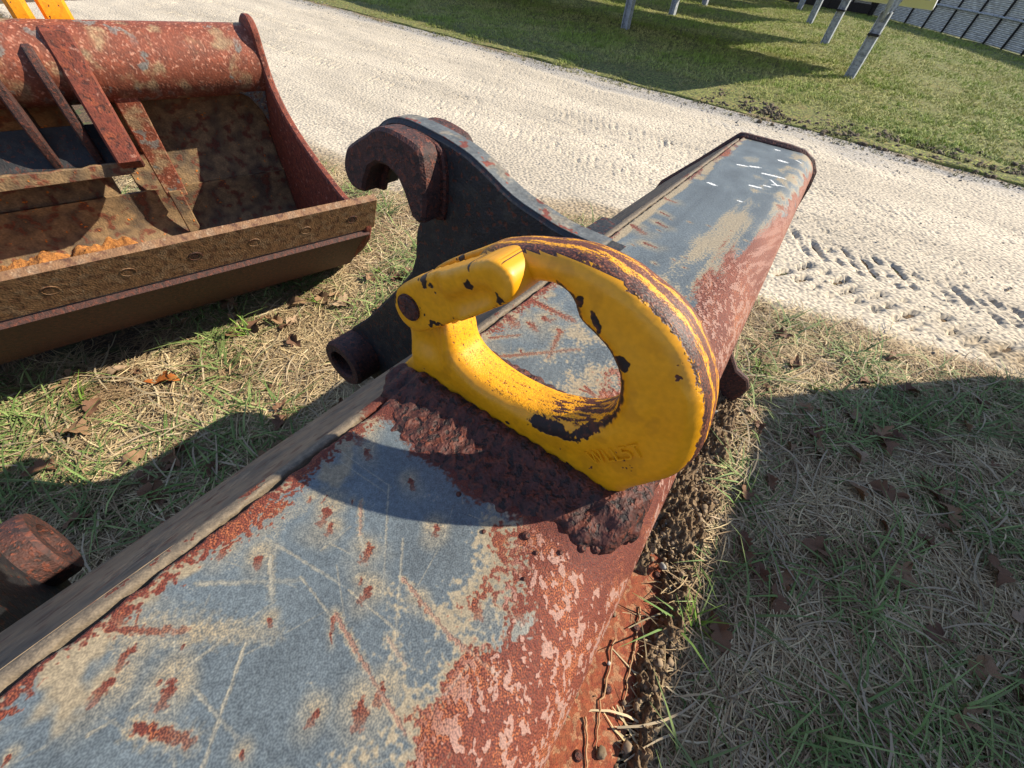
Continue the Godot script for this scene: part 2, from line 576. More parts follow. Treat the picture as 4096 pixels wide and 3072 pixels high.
func terrain() -> void:
	# the ground, one sheet out to the horizon, finer near the camera
	var ticks := []
	for i in range(-40, 41):
		var s := i / 40.0
		ticks.append(signf(s) * (absf(s) * 4.0 + pow(absf(s), 6.0) * 450.0))
	var gn := fnoise(5, 1.2, 3)
	var v := PackedVector3Array()
	for z in ticks:
		for x in ticks:
			var r := Vector2(x, z).length()
			v.append(Vector3(x, gn.get_noise_2d(x, z) * 0.012 - 0.014, z) if r < 12.0 else Vector3(x, -0.03, z))
	struct("ground", grid_mesh(v, ticks.size(), ticks.size()), M.ground)

	# the gravel road with tyre prints, as relief
	var e1 := fnoise(6, 1.6, 4)
	var h1 := fnoise(7, 2.2, 2)
	var h2 := fnoise(8, 14.0, 3)
	var ruts := fnoise(9, 1.0, 3)
	var nx := 700
	var ny := 210
	var a0 := -9.0
	var a1 := 3.4
	v = PackedVector3Array()
	v.resize(nx * ny)
	var uv := PackedVector2Array()
	uv.resize(nx * ny)
	var tracks := [[2.36, 0.30, 0.085, 0.034, 1.0], [2.80, 0.24, 0.070, 0.011, -1.0], [3.2, 0.28, 0.060, 0.009, 1.0], [3.6, 0.24, 0.065, 0.008, -1.0], [4.05, 0.26, 0.07, 0.006, 1.0]]
	for j in ny:
		for i in nx:
			var a := lerpf(a0, a1, float(i) / (nx - 1))
			var near := road_near(a) + 0.10 * e1.get_noise_2d(a * 2.0, 0.0)
			var far := 4.86 + 0.09 * e1.get_noise_2d(a * 1.5, 40.0)
			var n := lerpf(near, far, float(j) / (ny - 1))
			var y := 0.006 + 0.0045 * h1.get_noise_2d(a, n) + 0.0005 * h2.get_noise_2d(a, n)
			# long scrapes and ruts along the road
			y += 0.004 * ruts.get_noise_2d(a * 0.5, n * 6.0)
			for t in tracks:
				var c: float = t[0] + 0.05 * sin(a * 0.9 + t[4])
				var w: float = (n - c) / t[1]
				if absf(w) < 1.0:
					var strength := sst(-0.25, 0.25, e1.get_noise_2d(a * 0.5, t[0] * 9.0) + 0.12)
					if t[0] < 2.5:
						strength = sst(-0.25, 0.25, a) * (0.7 + 0.6 * e1.get_noise_2d(a, 3.0))
					var ph := fposmod((a + absf(n - c) * 0.55 * t[4]) / t[2] + (0.5 if n > c else 0.0), 1.0)
					var lug := sst(0.0, 0.16, ph) * (1.0 - sst(0.24, 0.46, ph)) * sst(0.10, 0.2, absf(w)) * (1.0 - sst(0.85, 1.0, absf(w)))
					y -= lug * t[3] * strength * clampf(0.6 + 1.9 * h1.get_noise_2d(a * 3.0, n * 4.0), 0.0, 1.5)
			var rim := minf(j, ny - 1 - j) / 5.0
			if rim < 1.0:
				y = lerpf(-0.03, y, rim)
			var p := RA * a + RN * n
			v[j * nx + i] = Vector3(p.x, y, p.y)
			uv[j * nx + i] = Vector2((a - a0) / (a1 - a0), (n - 0.9) / 4.1)
	var w := 1536
	var hh := 640
	var grain := fnoise(17, 38.0, 3)
	var d := PackedByteArray()
	d.resize(w * hh * 3)
	var hg := PackedFloat32Array()
	hg.resize(w * hh)
	var big := fnoise(18, 0.9, 4)
	for y in hh:
		for x in w:
			var a := a0 + (a1 - a0) * (x + 0.5) / w
			var n := 0.9 + 4.1 * (y + 0.5) / hh
			var g := grain.get_noise_2d(a, n)
			var b := big.get_noise_2d(a * 0.6, n * 2.2)
			var c := Color(0.715, 0.67, 0.59) * (1.0 + 0.12 * b + 0.30 * g)
			var band := sst(0.0, 0.25, n - 4.36 + 0.35 * b + 0.25 * g) * (1.0 - sst(0.12, 0.34, n - 4.62 + 0.2 * b))
			c = c.lerp(Color(0.50, 0.49, 0.475) * (1.0 + 0.9 * g), band * 0.85)
			var mud := sst(0.0, 0.16, n - 4.70 + 0.30 * b)
			c = c.lerp(Color(0.44, 0.37, 0.27) * (1.0 + 0.9 * g), mud)
			var edge := 1.0 - sst(0.0, 0.22, n - road_near(a) - 0.06 + 0.30 * b)
			c = c.lerp(Color(0.56, 0.49, 0.385) * (1.0 + 0.6 * g), edge * 0.8)
			if g > 0.42:
				c = c.lerp(Color(0.42, 0.40, 0.37), 0.7)
			put(d, (y * w + x) * 3, c)
			hg[y * w + x] = g
	struct("gravel_road", grid_mesh(v, nx, ny, uv, PackedColorArray(), true, true), mat(tex(w, hh, d), bump(w, hh, hg, 0.7), 0.97))

	# the meadow beyond it
	v = PackedVector3Array()
	var cols := 120
	var rows := 60
	for j in rows:
		var n := 4.72 + pow(float(j) / (rows - 1), 2.2) * 90.0
		for i in cols:
			var s := float(i) / (cols - 1) * 2.0 - 1.0
			var a := -1.0 + (s * 10.0 + pow(s, 5.0) * 120.0)
			var p := RA * a + RN * n
			var y := 0.012 + 0.02 * gn.get_noise_2d(p.x * 1.5, p.y * 1.5)
			if n < 5.5:
				y += 0.03 * h1.get_noise_2d(a * 0.8, n * 2.5) * sst(-1.0, 0.5, a)
			if j == 0:
				y = -0.04
			v.append(Vector3(p.x, y, p.y))
	struct("meadow", grid_mesh(v, cols, rows, PackedVector2Array(), PackedColorArray(), false, true), M.meadow)

# ------------------------------------------------------------------ fence, rails and solar tables

func fence() -> void:
	var f := thing("screen_fence", "tall grey ribbed plastic screen fence on dark poles at the meadow's far right edge", "fence")
	var m := StandardMaterial3D.new()
	var w := 256
	var d := PackedByteArray()
	d.resize(w * w * 3)
	var n := fnoise(61, 0.03, 4)
	for y in w:
		for x in w:
			var q := n.get_noise_2d(x * 0.5, y * 3.0)
			put(d, (y * w + x) * 3, (Color(0.78, 0.80, 0.81) if (y / 3) % 3 == 0 else Color(0.52, 0.545, 0.56)) * (1.0 + 0.30 * q))
	m.albedo_texture = tex(w, w, d)
	m.roughness = 0.55
	m.backlight_enabled = true
	m.backlight = Color(0.30, 0.31, 0.32)
	var pole_m: Material = M.dark
	var line := [Vector2(7.9, -15.5), Vector2(8.3, -13.4), Vector2(8.5, -11.7), Vector2(8.62, -10.6), Vector2(8.6, -9.6), Vector2(8.5, -8.6), Vector2(8.4, -7.0), Vector2(8.3, -5.0)]
	var spots := []
	for i in line.size() - 1:
		var k := int(round(line[i].distance_to(line[i + 1]) / 0.62))
		for j in k:
			spots.append(line[i].lerp(line[i + 1], float(j) / k))
	spots.append(line[line.size() - 1])
	for i in spots.size() - 1:
		var a: Vector2 = spots[i]
		var b: Vector2 = spots[i + 1]
		var v := PackedVector3Array()
		var uv := PackedVector2Array()
		var ribs := 28
		var nrm := (b - a).orthogonal().normalized()
		for r in ribs + 1:
			for s in 3:
				var p := a.lerp(b, s / 2.0) + nrm * (0.012 if r % 2 == 0 else -0.012)
				v.append(Vector3(p.x, 0.02 + 0.70 * r / ribs, p.y))
				uv.append(Vector2(s / 2.0 + i * 0.37, float(r) / ribs))
		obj("screen_panel", grid_mesh(v, 3, ribs + 1, uv), m, f)
		obj("pole", tube([Vector3(a.x - 0.03, -0.1, a.y), Vector3(a.x - 0.03, 0.76, a.y)], [0.02, 0.02], 8), pole_m, f)
	for hgt in [0.40, 0.7]:
		var path := []
		var rr := []
		for s in spots:
			path.append(Vector3(s.x - 0.055, hgt, s.y))
			rr.append(0.016)
		obj("rail", tube(path, rr, 6), M.galvanised, f)

	var r := thing("rail_fence", "dark weathered rail fence across the far end of the meadow", "fence")
	var ra := Vector3(5.4, 0, -16.9)
	var rb := Vector3(8.1, 0, -13.9)
	var ex := (rb - ra).normalized()
	for i in 5:
		var p := ra + ex * (i * 1.0)
		var fr := Basis(ex, Vector3.UP, ex.cross(Vector3.UP))
		obj("post", box(Vector3(0.13, 1.5, 0.13), 0.01, Transform3D(fr, p + Vector3(0, 0.65, 0))), M.dark_wood, r)
		if i < 4:
			for k in 6:
				obj("board", box(Vector3(0.99, 0.17, 0.04), 0.006, Transform3D(fr.rotated(fr.z, 0.012 * sin(i * 3.0 + k)), p + ex * 0.5 + Vector3(0, 0.12 + k * 0.22, 0) + fr.z * 0.09)), M.dark_wood, r)

func solar_tables() -> void:
	var corner := Vector2(1.34, -4.91)
	var ua := Vector2(0.78, 0.626)
	var un := Vector2(0.626, -0.78)
	var names_ := ["nearest solar panel table, the one casting the broad shadow at the road's edge", "second solar panel table from the road, behind the nearest one", "third solar panel table back from the road", "fourth solar panel table back from the road", "fifth solar panel table back from the road", "farthest solar panel table, sixth back from the road"]
	for k in 6:
		var t := thing("solar_table", names_[k], "solar panel", Transform3D.IDENTITY, "solar panel tables in rows on the meadow")
		var nc := 2.77 + 2.42 * k
		var right := 1.38 - 0.92 * k
		var half := 1.03 if k == 0 else 0.66
		var slope := -0.44                                     # falls towards +n
		var hc := 1.094
		var at := func(al: float, n: float, y: float) -> Vector3:
			var p := corner + ua * al + un * n
			return Vector3(p.x, y, p.y)
		var al := right
		var wid := 1.15
		for i in 9:
			for s in 2:
				var n0 := nc - half + s * half
				var mid: Vector3 = at.call(al - wid / 2.0, n0 + half / 2.0, hc + slope * (n0 + half / 2.0 - nc))
				var ex := Vector3(ua.x, 0, ua.y)
				var en := Vector3(un.x, slope, un.y).normalized()
				var b := Basis(ex, ex.cross(en).normalized() * -1.0, en)
				if b.determinant() < 0:
					b = Basis(ex, -b.y, en)
				var mod := obj("solar_module", box(Vector3(wid - 0.004, 0.04, half * 1.1 - 0.004), 0.004, Transform3D(b, mid)), M.backsheet, t)
				obj("cells", box(Vector3(wid - 0.05, 0.006, half * 1.1 - 0.05), 0.001, Transform3D(b, mid + Vector3(0, 0.022, 0))), M.cell, mod)
			al -= wid
		for n in [nc - half * 0.55, nc + half * 0.55]:
			var p0: Vector3 = at.call(right - 0.05, n, hc + slope * (n - nc) - 0.08)
			var p1: Vector3 = at.call(right - 9 * wid + 0.05, n, hc + slope * (n - nc) - 0.08)
			obj("purlin", box(Vector3((p1 - p0).length(), 0.09, 0.05), 0.004, Transform3D(Basis(Vector3(ua.x, 0, ua.y), Vector3.UP, Vector3(-ua.y, 0, ua.x)), (p0 + p1) / 2.0)), M.galvanised, t)
		var posts := [1.06 - 0.93 * k, -2.29 - 0.43 * k, -5.6 - 0.4 * k]
		for pa in posts:
			var foot: Vector3 = at.call(pa, nc, 0.0)
			var xf := Transform3D(Basis(Vector3(ua.x, 0, ua.y), Vector3.UP, Vector3(-ua.y, 0, ua.x)), foot)
			# an I-section driven post with a cap seam, then braces up to the purlins
			var st := SurfaceTool.new()
			st.begin(Mesh.PRIMITIVE_TRIANGLES)
			var hgt := hc - 0.12
			for x in [-0.05, 0.05]:
				plate_into(st, PackedVector2Array([Vector2(x - 0.005, -0.3), Vector2(x + 0.005, -0.3), Vector2(x + 0.005, 0.62), Vector2(x - 0.005, 0.62)]), -0.05, 0.05, 0.001, xf, 1.0)
			plate_into(st, PackedVector2Array([Vector2(-0.05, -0.3), Vector2(0.05, -0.3), Vector2(0.05, 0.62), Vector2(-0.05, 0.62)]), -0.004, 0.004, 0.001, xf, 1.0)
			obj("post", st.commit(), M.galvanised, t)
			obj("splice_band", box(Vector3(0.122, 0.02, 0.112), 0.002, xf.translated_local(Vector3(0, 0.42, 0))), M.dark, t)
			obj("upper_post", box(Vector3(0.09, hgt - 0.6, 0.07), 0.003, xf.translated_local(Vector3(0, (hgt + 0.62) / 2.0, 0))), M.galvanised, t)
			for s in [-1.0, 1.0]:
				var e: Vector3 = at.call(pa, nc + s * half * 0.55, hc + slope * s * half * 0.55 - 0.10)
				obj("brace", tube([foot + Vector3(0, 0.55, 0), e], [0.028, 0.028], 6), M.galvanised, t)

# ------------------------------------------------------------------ the near bucket with its lifting hook

func near_bucket() -> void:
	var b := thing("grading_bucket", "rusty grey grading bucket with a yellow lifting hook welded on its top plate", "excavator bucket", Transform3D(BA, OA))
	torque_tube(b)
	for k in 2:
		var off := 0.0 if k == 0 else -3.28
		ear(b, off, k)
	# end plates with the proud rim, and the lower corner that reaches the ground
	var rim := [Vector2(-0.72, 0.045), Vector2(-0.2, 0.045), Vector2(-0.03, 0.03), Vector2(0.12, -0.04), Vector2(0.21, -0.15), Vector2(0.235, -0.3), Vector2(0.24, -1.2), Vector2(0.30, -2.0), Vector2(0.56, -2.75), Vector2(0.80, -3.02), Vector2(1.02, -3.10), Vector2(1.12, -3.26), Vector2(1.10, -3.45), Vector2(0.98, -3.8), Vector2(0.9, -4.1), Vector2(0.0, -4.05), Vector2(-0.7, -3.5), Vector2(-1.45, -2.8), Vector2(-1.68, -2.0), Vector2(-1.68, -1.2), Vector2(-1.50, -0.72), Vector2(-1.15, -0.36), Vector2(-0.84, -0.02), Vector2(-0.785, 0.035)]
	for z in [[-6.26, -6.14], [4.9, 5.02]]:
		obj("end_plate", plate(PackedVector2Array(rim), z[0], z[1], 0.03), M.maroon, b)
	# the shell under the tube and the cutting edge that lies in the soil
	var prof := curve2([Vector2(-1.60, -1.3), Vector2(-1.60, -2.0), Vector2(-1.35, -2.7), Vector2(-0.7, -3.45), Vector2(0.0, -3.98), Vector2(0.6, -4.12)], 4)
	obj("shell", sheet(prof, 0.08, -6.14, 4.9, Basis.IDENTITY), M.maroon, b)
	var lip := obj("cutting_edge", sheet(PackedVector2Array([Vector2(0.6, -4.12), Vector2(0.95, -4.14), Vector2(1.33, -4.20)]), 0.10, -6.14, 4.9, Basis.IDENTITY), M.brick_rust, b)
	for q in [[1.05, -2.02], [1.02, -1.30], [1.0, -0.66], [1.05, -2.75]]:
		obj("bolt", lathe([Vector2(0.0, 0.045), Vector2(0.03, 0.04), Vector2(0.046, 0.02), Vector2(0.05, -0.02)].map(func(p): return p * U), Basis(Vector3.RIGHT, -PI / 2), Vector3(q[0], -4.055, q[1]) * U, 16), M.dark_rust, lip)
	lifting_hook(b)

func tube_profile() -> Array:
	# (c, h) points round the visible section from the left wall over the top to the right wall, and arc positions that equal c on the flat top
	var p := []
	p.append(Vector2(-1.06, -1.0))
	p.append(Vector2(-1.02, -0.6))
	p[0] = Vector2(-1.64, -1.9)
	p[1] = Vector2(-1.63, -1.2)
	p.append(Vector2(-1.58, -0.92))
	p.append(Vector2(-1.45, -0.726))
	for i in range(1, 7):
		p.append(Vector2(-1.45, -0.726).lerp(Vector2(-0.785, -0.025), i / 6.0))
	for i in 5:
		var a := deg_to_rad(134.0 - i * 9.0)
		p.append(Vector2(-0.764, -0.047) + Vector2(cos(a), sin(a)) * 0.031)
	p.append(Vector2(-0.757, -0.012))
	p.append(Vector2(-0.747, -0.02))
	p.append(Vector2(-0.741, -0.055))
	p.append(Vector2(-0.734, -0.055))
	p.append(Vector2(-0.730, -0.015))
	p.append(Vector2(-0.722, 0.002))
	p.append(Vector2(-0.71, 0.006))
	p.append(Vector2(-0.69, 0.0))
	for i in range(1, 17):
		p.append(Vector2(lerpf(-0.69, -0.06, i / 16.0), 0))
	for i in range(1, 13):
		var a := deg_to_rad(90.0 - i * 7.5)
		p.append(Vector2(-0.06, -0.25) + Vector2(cos(a), sin(a)) * 0.25)
	p.append(Vector2(0.19, -0.5))
	p.append(Vector2(0.19, -0.9))
	p.append(Vector2(0.16, -1.15))
	p.append(Vector2(0.0, -1.25))
	p.append(Vector2(-0.5, -1.25))
	var s := []
	s.resize(p.size())
	var zero := 23                                       # the end of the weld lip, where arc position = c
	s[zero] = p[zero].x
	for i in range(zero + 1, p.size()):
		s[i] = s[i - 1] + p[i].distance_to(p[i - 1])
	for i in range(zero - 1, -1, -1):
		s[i] = s[i + 1] - p[i].distance_to(p[i + 1])
	return [p, s]

func stamp(buf: PackedFloat32Array, w: int, h: int, x0: float, y0: float, x1: float, y1: float, rx: float, soft: float, amt: float, sx: float, sy: float, nz: FastNoiseLite) -> void:
	# a soft stroke from (x0,y0) to (x1,y1), in units; sx, sy are pixels per unit
	var r := rx + soft
	var ax := int(maxf(0, floor((minf(x0, x1) - r) * sx)))
	var bx := int(minf(w - 1, ceil((maxf(x0, x1) + r) * sx)))
	var ay := int(maxf(0, floor((minf(y0, y1) - r) * sy)))
	var by := int(minf(h - 1, ceil((maxf(y0, y1) + r) * sy)))
	var e := Vector2(x1 - x0, y1 - y0)
	var l := maxf(e.length_squared(), 1e-9)
	for y in range(ay, by + 1):
		for x in range(ax, bx + 1):
			var p := Vector2(x / sx - x0, y / sy - y0)
			var k := clampf(p.dot(e) / l, 0, 1)
			var dd := (p - e * k).length()
			dd += rx * 1.5 * nz.get_noise_2d(x / sx * 1.1, y / sy * 1.1)
			var val := amt * (1.0 - sst(rx - soft * 0.3, rx + soft, dd)) * (1.0 - 0.5 * k)
			var i := y * w + x
			if val > buf[i]:
				buf[i] = val

func tube_material(t0: float, t1: float, w: int, h: int, sd: int) -> StandardMaterial3D:
	var s0 := -0.95
	var s1 := 0.75
	var sx := w / (s1 - s0)
	var sy := h / (t1 - t0)
	var n1 := fnoise(201, 1.1, 3)
	var n2 := fnoise(202, 5.0, 4)
	var n3 := fnoise(203, 52.0, 2)
	var n4 := fnoise(204, 1.0, 3)
	var n5 := fnoise(205, 190.0, 1)
	var rb := PackedFloat32Array(); rb.resize(w * h)
	var tb := PackedFloat32Array(); tb.resize(w * h)
	var lb := PackedFloat32Array(); lb.resize(w * h)
	var wb := PackedFloat32Array(); wb.resize(w * h)
	# rust blisters with their tan halo: c, t, half length along, direction, size
	var spots := [[-0.559, 0.139, 0.022, 0.016], [-0.521, 0.125, 0.01, 0.012], [-0.401, 0.14, 0.018, 0.016], [-0.584, -0.021, 0.012, 0.012], [-0.666, -0.058, 0.012, 0.012], [-0.716, -0.07, 0.02, 0.012], [-0.334, 0.078, 0.022, 0.012], [-0.111, 0.207, 0.018, 0.016], [-0.491, -0.258, 0.018, 0.016], [-0.588, -0.318, 0.02, 0.014], [-0.3, -0.222, 0.004, 0.006], [-0.177, -0.067, 0.018, 0.018], [-0.309, 0.284, 0.012, 0.010], [-0.611, -0.273, 0.02, 0.012], [-0.17, -0.024, 0.014, 0.012], [-0.025, 0.258, 0.01, 0.02], [-0.116, 0.385, 0.012, 0.012], [-0.245, -0.12, 0.014, 0.010], [-0.224, 0.14, 0.006, 0.008], [-0.12, 0.243, 0.006, 0.006], [-0.69, 0.36, 0.03, 0.02], [-0.62, 0.33, 0.02, 0.012], [-0.45, 0.34, 0.02, 0.010], [-0.69, -0.25, 0.02, 0.02]]
	spots.append_array([[-0.593, 1.183, 0.03, 0.02], [-0.575, 1.267, 0.02, 0.02], [-0.488, 1.24, 0.012, 0.014], [-0.69, 0.92, 0.05, 0.03], [-0.68, 1.15, 0.04, 0.03], [-0.225, 1.0, 0.05, 0.008], [-0.64, 2.5, 0.08, 0.03], [-0.55, 2.7, 0.05, 0.02], [-0.50, 2.35, 0.05, 0.02], [-0.3, 2.0, 0.04, 0.012], [-0.42, 1.9, 0.03, 0.012], [-0.66, 3.2, 0.06, 0.02], [-0.6, 2.9, 0.05, 0.015], [-0.28, 1.75, 0.03, 0.012], [-0.4, 1.62, 0.02, 0.01], [-0.68, 2.1, 0.06, 0.03], [-0.62, 1.8, 0.05, 0.02]])
	var r := RandomNumberGenerator.new()
	r.seed = 99
	for i in 70:
		spots.append([r.randf_range(-0.72, 0.0), r.randf_range(-0.6, 3.2), r.randf_range(0.003, 0.02), r.randf_range(0.003, 0.008)])
	for q in spots:
		var an: float = r.randf_range(-0.5, 0.5) + (0.9 if q[1] < 0.6 else 0.2)
		var dx: float = cos(an) * q[2] * 0.7
		var dy: float = -sin(an) * q[2] * 0.7
		if q[1] < t0 - 0.2 or q[1] > t1 + 0.2:
			continue
		stamp(rb, w, h, q[0] - dx - s0, q[1] - dy - t0, q[0] + dx - s0, q[1] + dy - t0, q[3] * 0.5, q[3] * 0.4, 1.0, sx, sy, n3)
		stamp(tb, w, h, q[0] - dx * 1.3 - s0, q[1] - dy * 1.3 - t0, q[0] + dx * 1.3 - s0, q[1] + dy * 1.3 - t0, q[3] * 1.5, q[3] * 2.6 + 0.006, 0.85, sx, sy, n2)
	# scratches: from, to, half width, tan, rust
	var scr := [[-0.52, 0.222, -0.453, 0.163, 0.003, 1.0, 0.6], [-0.453, 0.163, -0.414, 0.142, 0.003, 0.9, 0.0], [-0.572, 0.001, -0.488, -0.048, 0.003, 0.9, 0.0], [-0.291, 0.154, -0.123, 0.132, 0.0035, 1.0, 0.7], [-0.123, 0.132, 0.005, 0.14, 0.004, 1.0, 0.8], [-0.355, 0.015, -0.174, -0.02, 0.0035, 1.0, 0.8], [-0.174, -0.02, -0.087, -0.035, 0.0035, 1.0, 0.8], [-0.70, -0.278, -0.55, -0.170, 0.013, 1.0, 0.0], [-0.56, -0.178, -0.43, -0.083, 0.008, 1.0, 0.0], [-0.69, -0.27, -0.57, -0.185, 0.006, 1.0, 0.75], [-0.484, -0.307, -0.39, -0.262, 0.007, 1.0, 0.9], [-0.061, 0.112, -0.067, 0.053, 0.003, 1.0, 0.7], [-0.067, 0.053, -0.09, 0.03, 0.002, 1.0, 0.3], [-0.643, -0.127, -0.476, 0.01, 0.002, 0.6, 0.0], [-0.589, -0.194, -0.378, -0.294, 0.0012, 0.6, 0.0], [-0.47, -0.223, -0.331, -0.214, 0.0015, 0.6, 0.0], [-0.233, 0.051, -0.168, 0.04, 0.003, 0.9, 0.3], [-0.724, 1.343, -0.49, 1.341, 0.014, 1.0, 0.95], [-0.488, 1.24, -0.44, 1.06, 0.008, 1.0, 0.6], [-0.65, 0.86, -0.369, 1.188, 0.007, 1.0, 0.55], [-0.25, 1.02, -0.19, 0.99, 0.006, 1.0, 0.8], [-0.68, 1.0, -0.60, 1.1, 0.006, 1.0, 0.6], [-0.52, -0.30, -0.48, -0.05, 0.0014, 0.8, 0.0], [-0.46, -0.12, -0.29, -0.33, 0.0014, 0.8, 0.0], [-0.62, 0.02, -0.40, 0.06, 0.0012, 0.7, 0.0], [-0.50, 0.30, -0.30, 0.10, 0.0012, 0.7, 0.0], [-0.36, 0.22, -0.18, 0.02, 0.0012, 0.6, 0.0]]
	for i in 170:
		var x := r.randf_range(-0.7, 0.02)
		var y := r.randf_range(-0.6, 2.0)
		var an := r.randf_range(-0.9, 0.6) if i % 3 > 0 else r.randf_range(1.0, 2.4)
		var l := 0.02 + 0.25 * pow(r.randf(), 2.0)
		scr.append([x, y, x + cos(an) * l, y + sin(an) * l * 0.7, r.randf_range(0.0006, 0.0011), r.randf_range(0.3, 0.9), 0.0])
	for q in scr:
		if maxf(q[1], q[3]) < t0 - 0.1 or minf(q[1], q[3]) > t1 + 0.1:
			continue
		stamp(tb, w, h, q[0] - s0, q[1] - t0, q[2] - s0, q[3] - t0, q[4] * 1.4, q[4] * 3.0, q[5], sx, sy, n3)
		if q[6] > 0.0:
			stamp(rb, w, h, q[0] - s0, q[1] - t0, q[2] - s0, q[3] - t0, q[4] * 0.8, q[4] * 0.8, q[6] * 1.3, sx, sy, n3)
		if q[4] < 0.005:
			stamp(lb, w, h, q[0] - s0, q[1] - t0, q[2] - s0, q[3] - t0, q[4] * 0.8, q[4] * 0.8, q[5], sx, sy, n3)
	for q in [[-0.5, 4.80, -0.417, 4.84, 0.012], [-0.385, 4.88, -0.317, 4.93, 0.016], [-0.19, 5.48, -0.134, 5.47, 0.025], [-0.245, 4.744, -0.059, 4.779, 0.014], [-0.556, 3.93, -0.50, 3.91, 0.014], [-0.262, 4.22, -0.183, 4.25, 0.014], [-0.163, 4.358, -0.118, 4.369, 0.01], [-0.15, 4.59, -0.071, 4.46, 0.006], [-0.05, 5.69, 0.007, 5.67, 0.008], [-0.254, 3.70, -0.235, 3.704, 0.008], [-0.12, 4.45, -0.02, 4.52, 0.005], [-0.3, 5.95, -0.28, 5.95, 0.02]]:
		if q[1] > t0 and q[1] < t1:
			stamp(wb, w, h, q[0] - s0, q[1] - t0, q[2] - s0, q[3] - t0, q[4], 0.006, 1.6, sx, sy, n3)
	var d := PackedByteArray(); d.resize(w * h * 3)
	var rg := PackedByteArray(); rg.resize(w * h)
	var hg := PackedFloat32Array(); hg.resize(w * h)
	var eb_t := [-0.6, -0.05, 0.3, 0.9, 1.3, 1.9, 2.4, 3.0, 3.6, 4.6, 6.4]
	var eb_v := [-0.05, -0.06, -0.10, -0.18, -0.22, -0.14, -0.15, -0.06, 0.02, 0.10, 0.13]
	var paint := Color(0.35, 0.382, 0.392)
	var tan_c := Color(0.555, 0.495, 0.39)
	var rust_c := Color(0.425, 0.20, 0.125)
	var deep_c := Color(0.285, 0.115, 0.08)
	var pink_c := Color(0.58, 0.455, 0.405)
	var orange_c := Color(0.60, 0.35, 0.20)
	for y in h:
		var t := t0 + (y + 0.5) / sy
		var eb := 0.0
		for i in eb_t.size() - 1:
			if t >= eb_t[i] and t <= eb_t[i + 1]:
				eb = lerpf(eb_v[i], eb_v[i + 1], (t - eb_t[i]) / (eb_t[i + 1] - eb_t[i]))
		var far := sst(1.2, 4.0, t)
		for x in w:
			var s := s0 + (x + 0.5) / sx
			var i := y * w + x
			var a := n1.get_noise_2d(s, t)
			var b := n2.get_noise_2d(s, t * (1.0 - 0.45 * far))
			var f := n3.get_noise_2d(s, t)
			var g := n5.get_noise_2d(s, t)
			var col := paint * (1.0 + 0.13 * f + 0.17 * g + 0.12 * a + 0.14 * b)
			var hgt := 0.10 * f + 0.06 * g
			var ro := 0.46
			var e := s - eb + 0.16 * b + 0.05 * f
			# tan film of old primer, in clouds towards the rust
			var tn := sst(-0.15, 0.0, e + 0.16 * a + 0.22 * b + 0.10 * f) * 0.85
			var seam := -0.72
			var sd2 := s - seam
			tn = maxf(tn, (1.0 - sst(0.02, 0.08, sd2 + 0.06 * a + 0.16 * b)) * 0.9 if sd2 > 0 else 0.92)
			tn = maxf(tn, sst(0.34 + 0.16 * far, 0.60 + 0.16 * far, a * 0.7 + 0.9 * b + 0.25 * g) * 0.45)
			tn = clampf(maxf(tn, tb[i] * (0.85 + 0.35 * g + 0.2 * f)), 0, 1)
			col = col.lerp((tan_c if sd2 > -0.018 else Color(0.43, 0.375, 0.30)) * (1.0 + 0.16 * f + 0.12 * g), tn)
			ro = lerpf(ro, 0.72, tn)
			var ru := sst(0.0, 0.03, e)
			# the red edge along the seam
			if sd2 > -0.03:
				ru = maxf(ru, 1.0 - sst(0.0, 0.02, sd2 - 0.008 - 0.07 * b - 0.05 * a - 0.04 * f))
			else:
				ru = maxf(ru, sst(0.34, 0.40, b + 0.25 * f + 0.1 * a) * 0.9)
			# scale round the weld of the hook
			var qx := maxf(maxf(-0.86 - s, s - 0.12), 0.0)
			var qy := maxf(maxf(0.60 - t, t - 0.70), 0.0)
			var dw := sqrt(qx * qx + qy * qy) + 0.07 * b + 0.03 * f + 0.05 * a
			var wr := 1.0 - sst(0.13, 0.17, dw)
			ru = maxf(ru, wr)
			ru = clampf(maxf(ru, rb[i]), 0, 1)
			if ru > 0.0:
				var rc := rust_c.lerp(orange_c, sst(0.05, 0.4, b + 0.4 * g + 0.3 * (s - 0.05)) * 0.75)
				rc = rc.lerp(deep_c, clampf(sst(0.0, 0.35, f * 0.8 - a * 0.6 + 0.15) * 0.65 + wr * 0.25, 0, 0.85))
				rc = rc * (1.0 + 0.25 * g + 0.2 * f)
				# flakes of pale primer left in streaks that run askew round the corner
				var st := n4.get_noise_2d((s - t * 0.30) * (17.0), (t + s * 0.6) * (25.0 - 12.0 * far)) + 0.6 * b + 0.55 * f
				var zone := sst(-0.12, 0.02, s - eb - 0.06) * (1.0 - sst(0.26, 0.44, s)) * (1.0 - wr)
				var pk := sst(0.20 - 0.36 * far, 0.30 - 0.28 * far, st) * zone
				rc = rc.lerp(pink_c * (1.0 + 0.10 * f + 0.08 * g), pk * (0.92 - 0.35 * far))
				rc = rc.lerp(Color(0.60, 0.42, 0.36), far * zone * 0.45)
				col = col.lerp(rc, ru)
				hgt += ru * (0.35 * f + 0.22 * g - 0.15 + 0.35 * pk)
				ro = lerpf(ro, 0.80, ru)
			if wb[i] > 0.0:
				col = col.lerp(Color(0.9, 0.9, 0.88), clampf(wb[i], 0, 1))
			if lb[i] > 0.0:
				hgt -= 0.35 * lb[i]
				col = col.lerp(Color(0.68, 0.67, 0.61), lb[i] * 0.45)
			put(d, i * 3, col)
			rg[i] = int(clampf(ro + 0.08 * g, 0, 1) * 255)
			hg[i] = hgt
	var m := mat(tex(w, h, d), bump(w, h, hg, 1.5), 1.0)
	m.roughness_texture = rough(w, h, rg)
	m.metallic_specular = 0.5
	return m

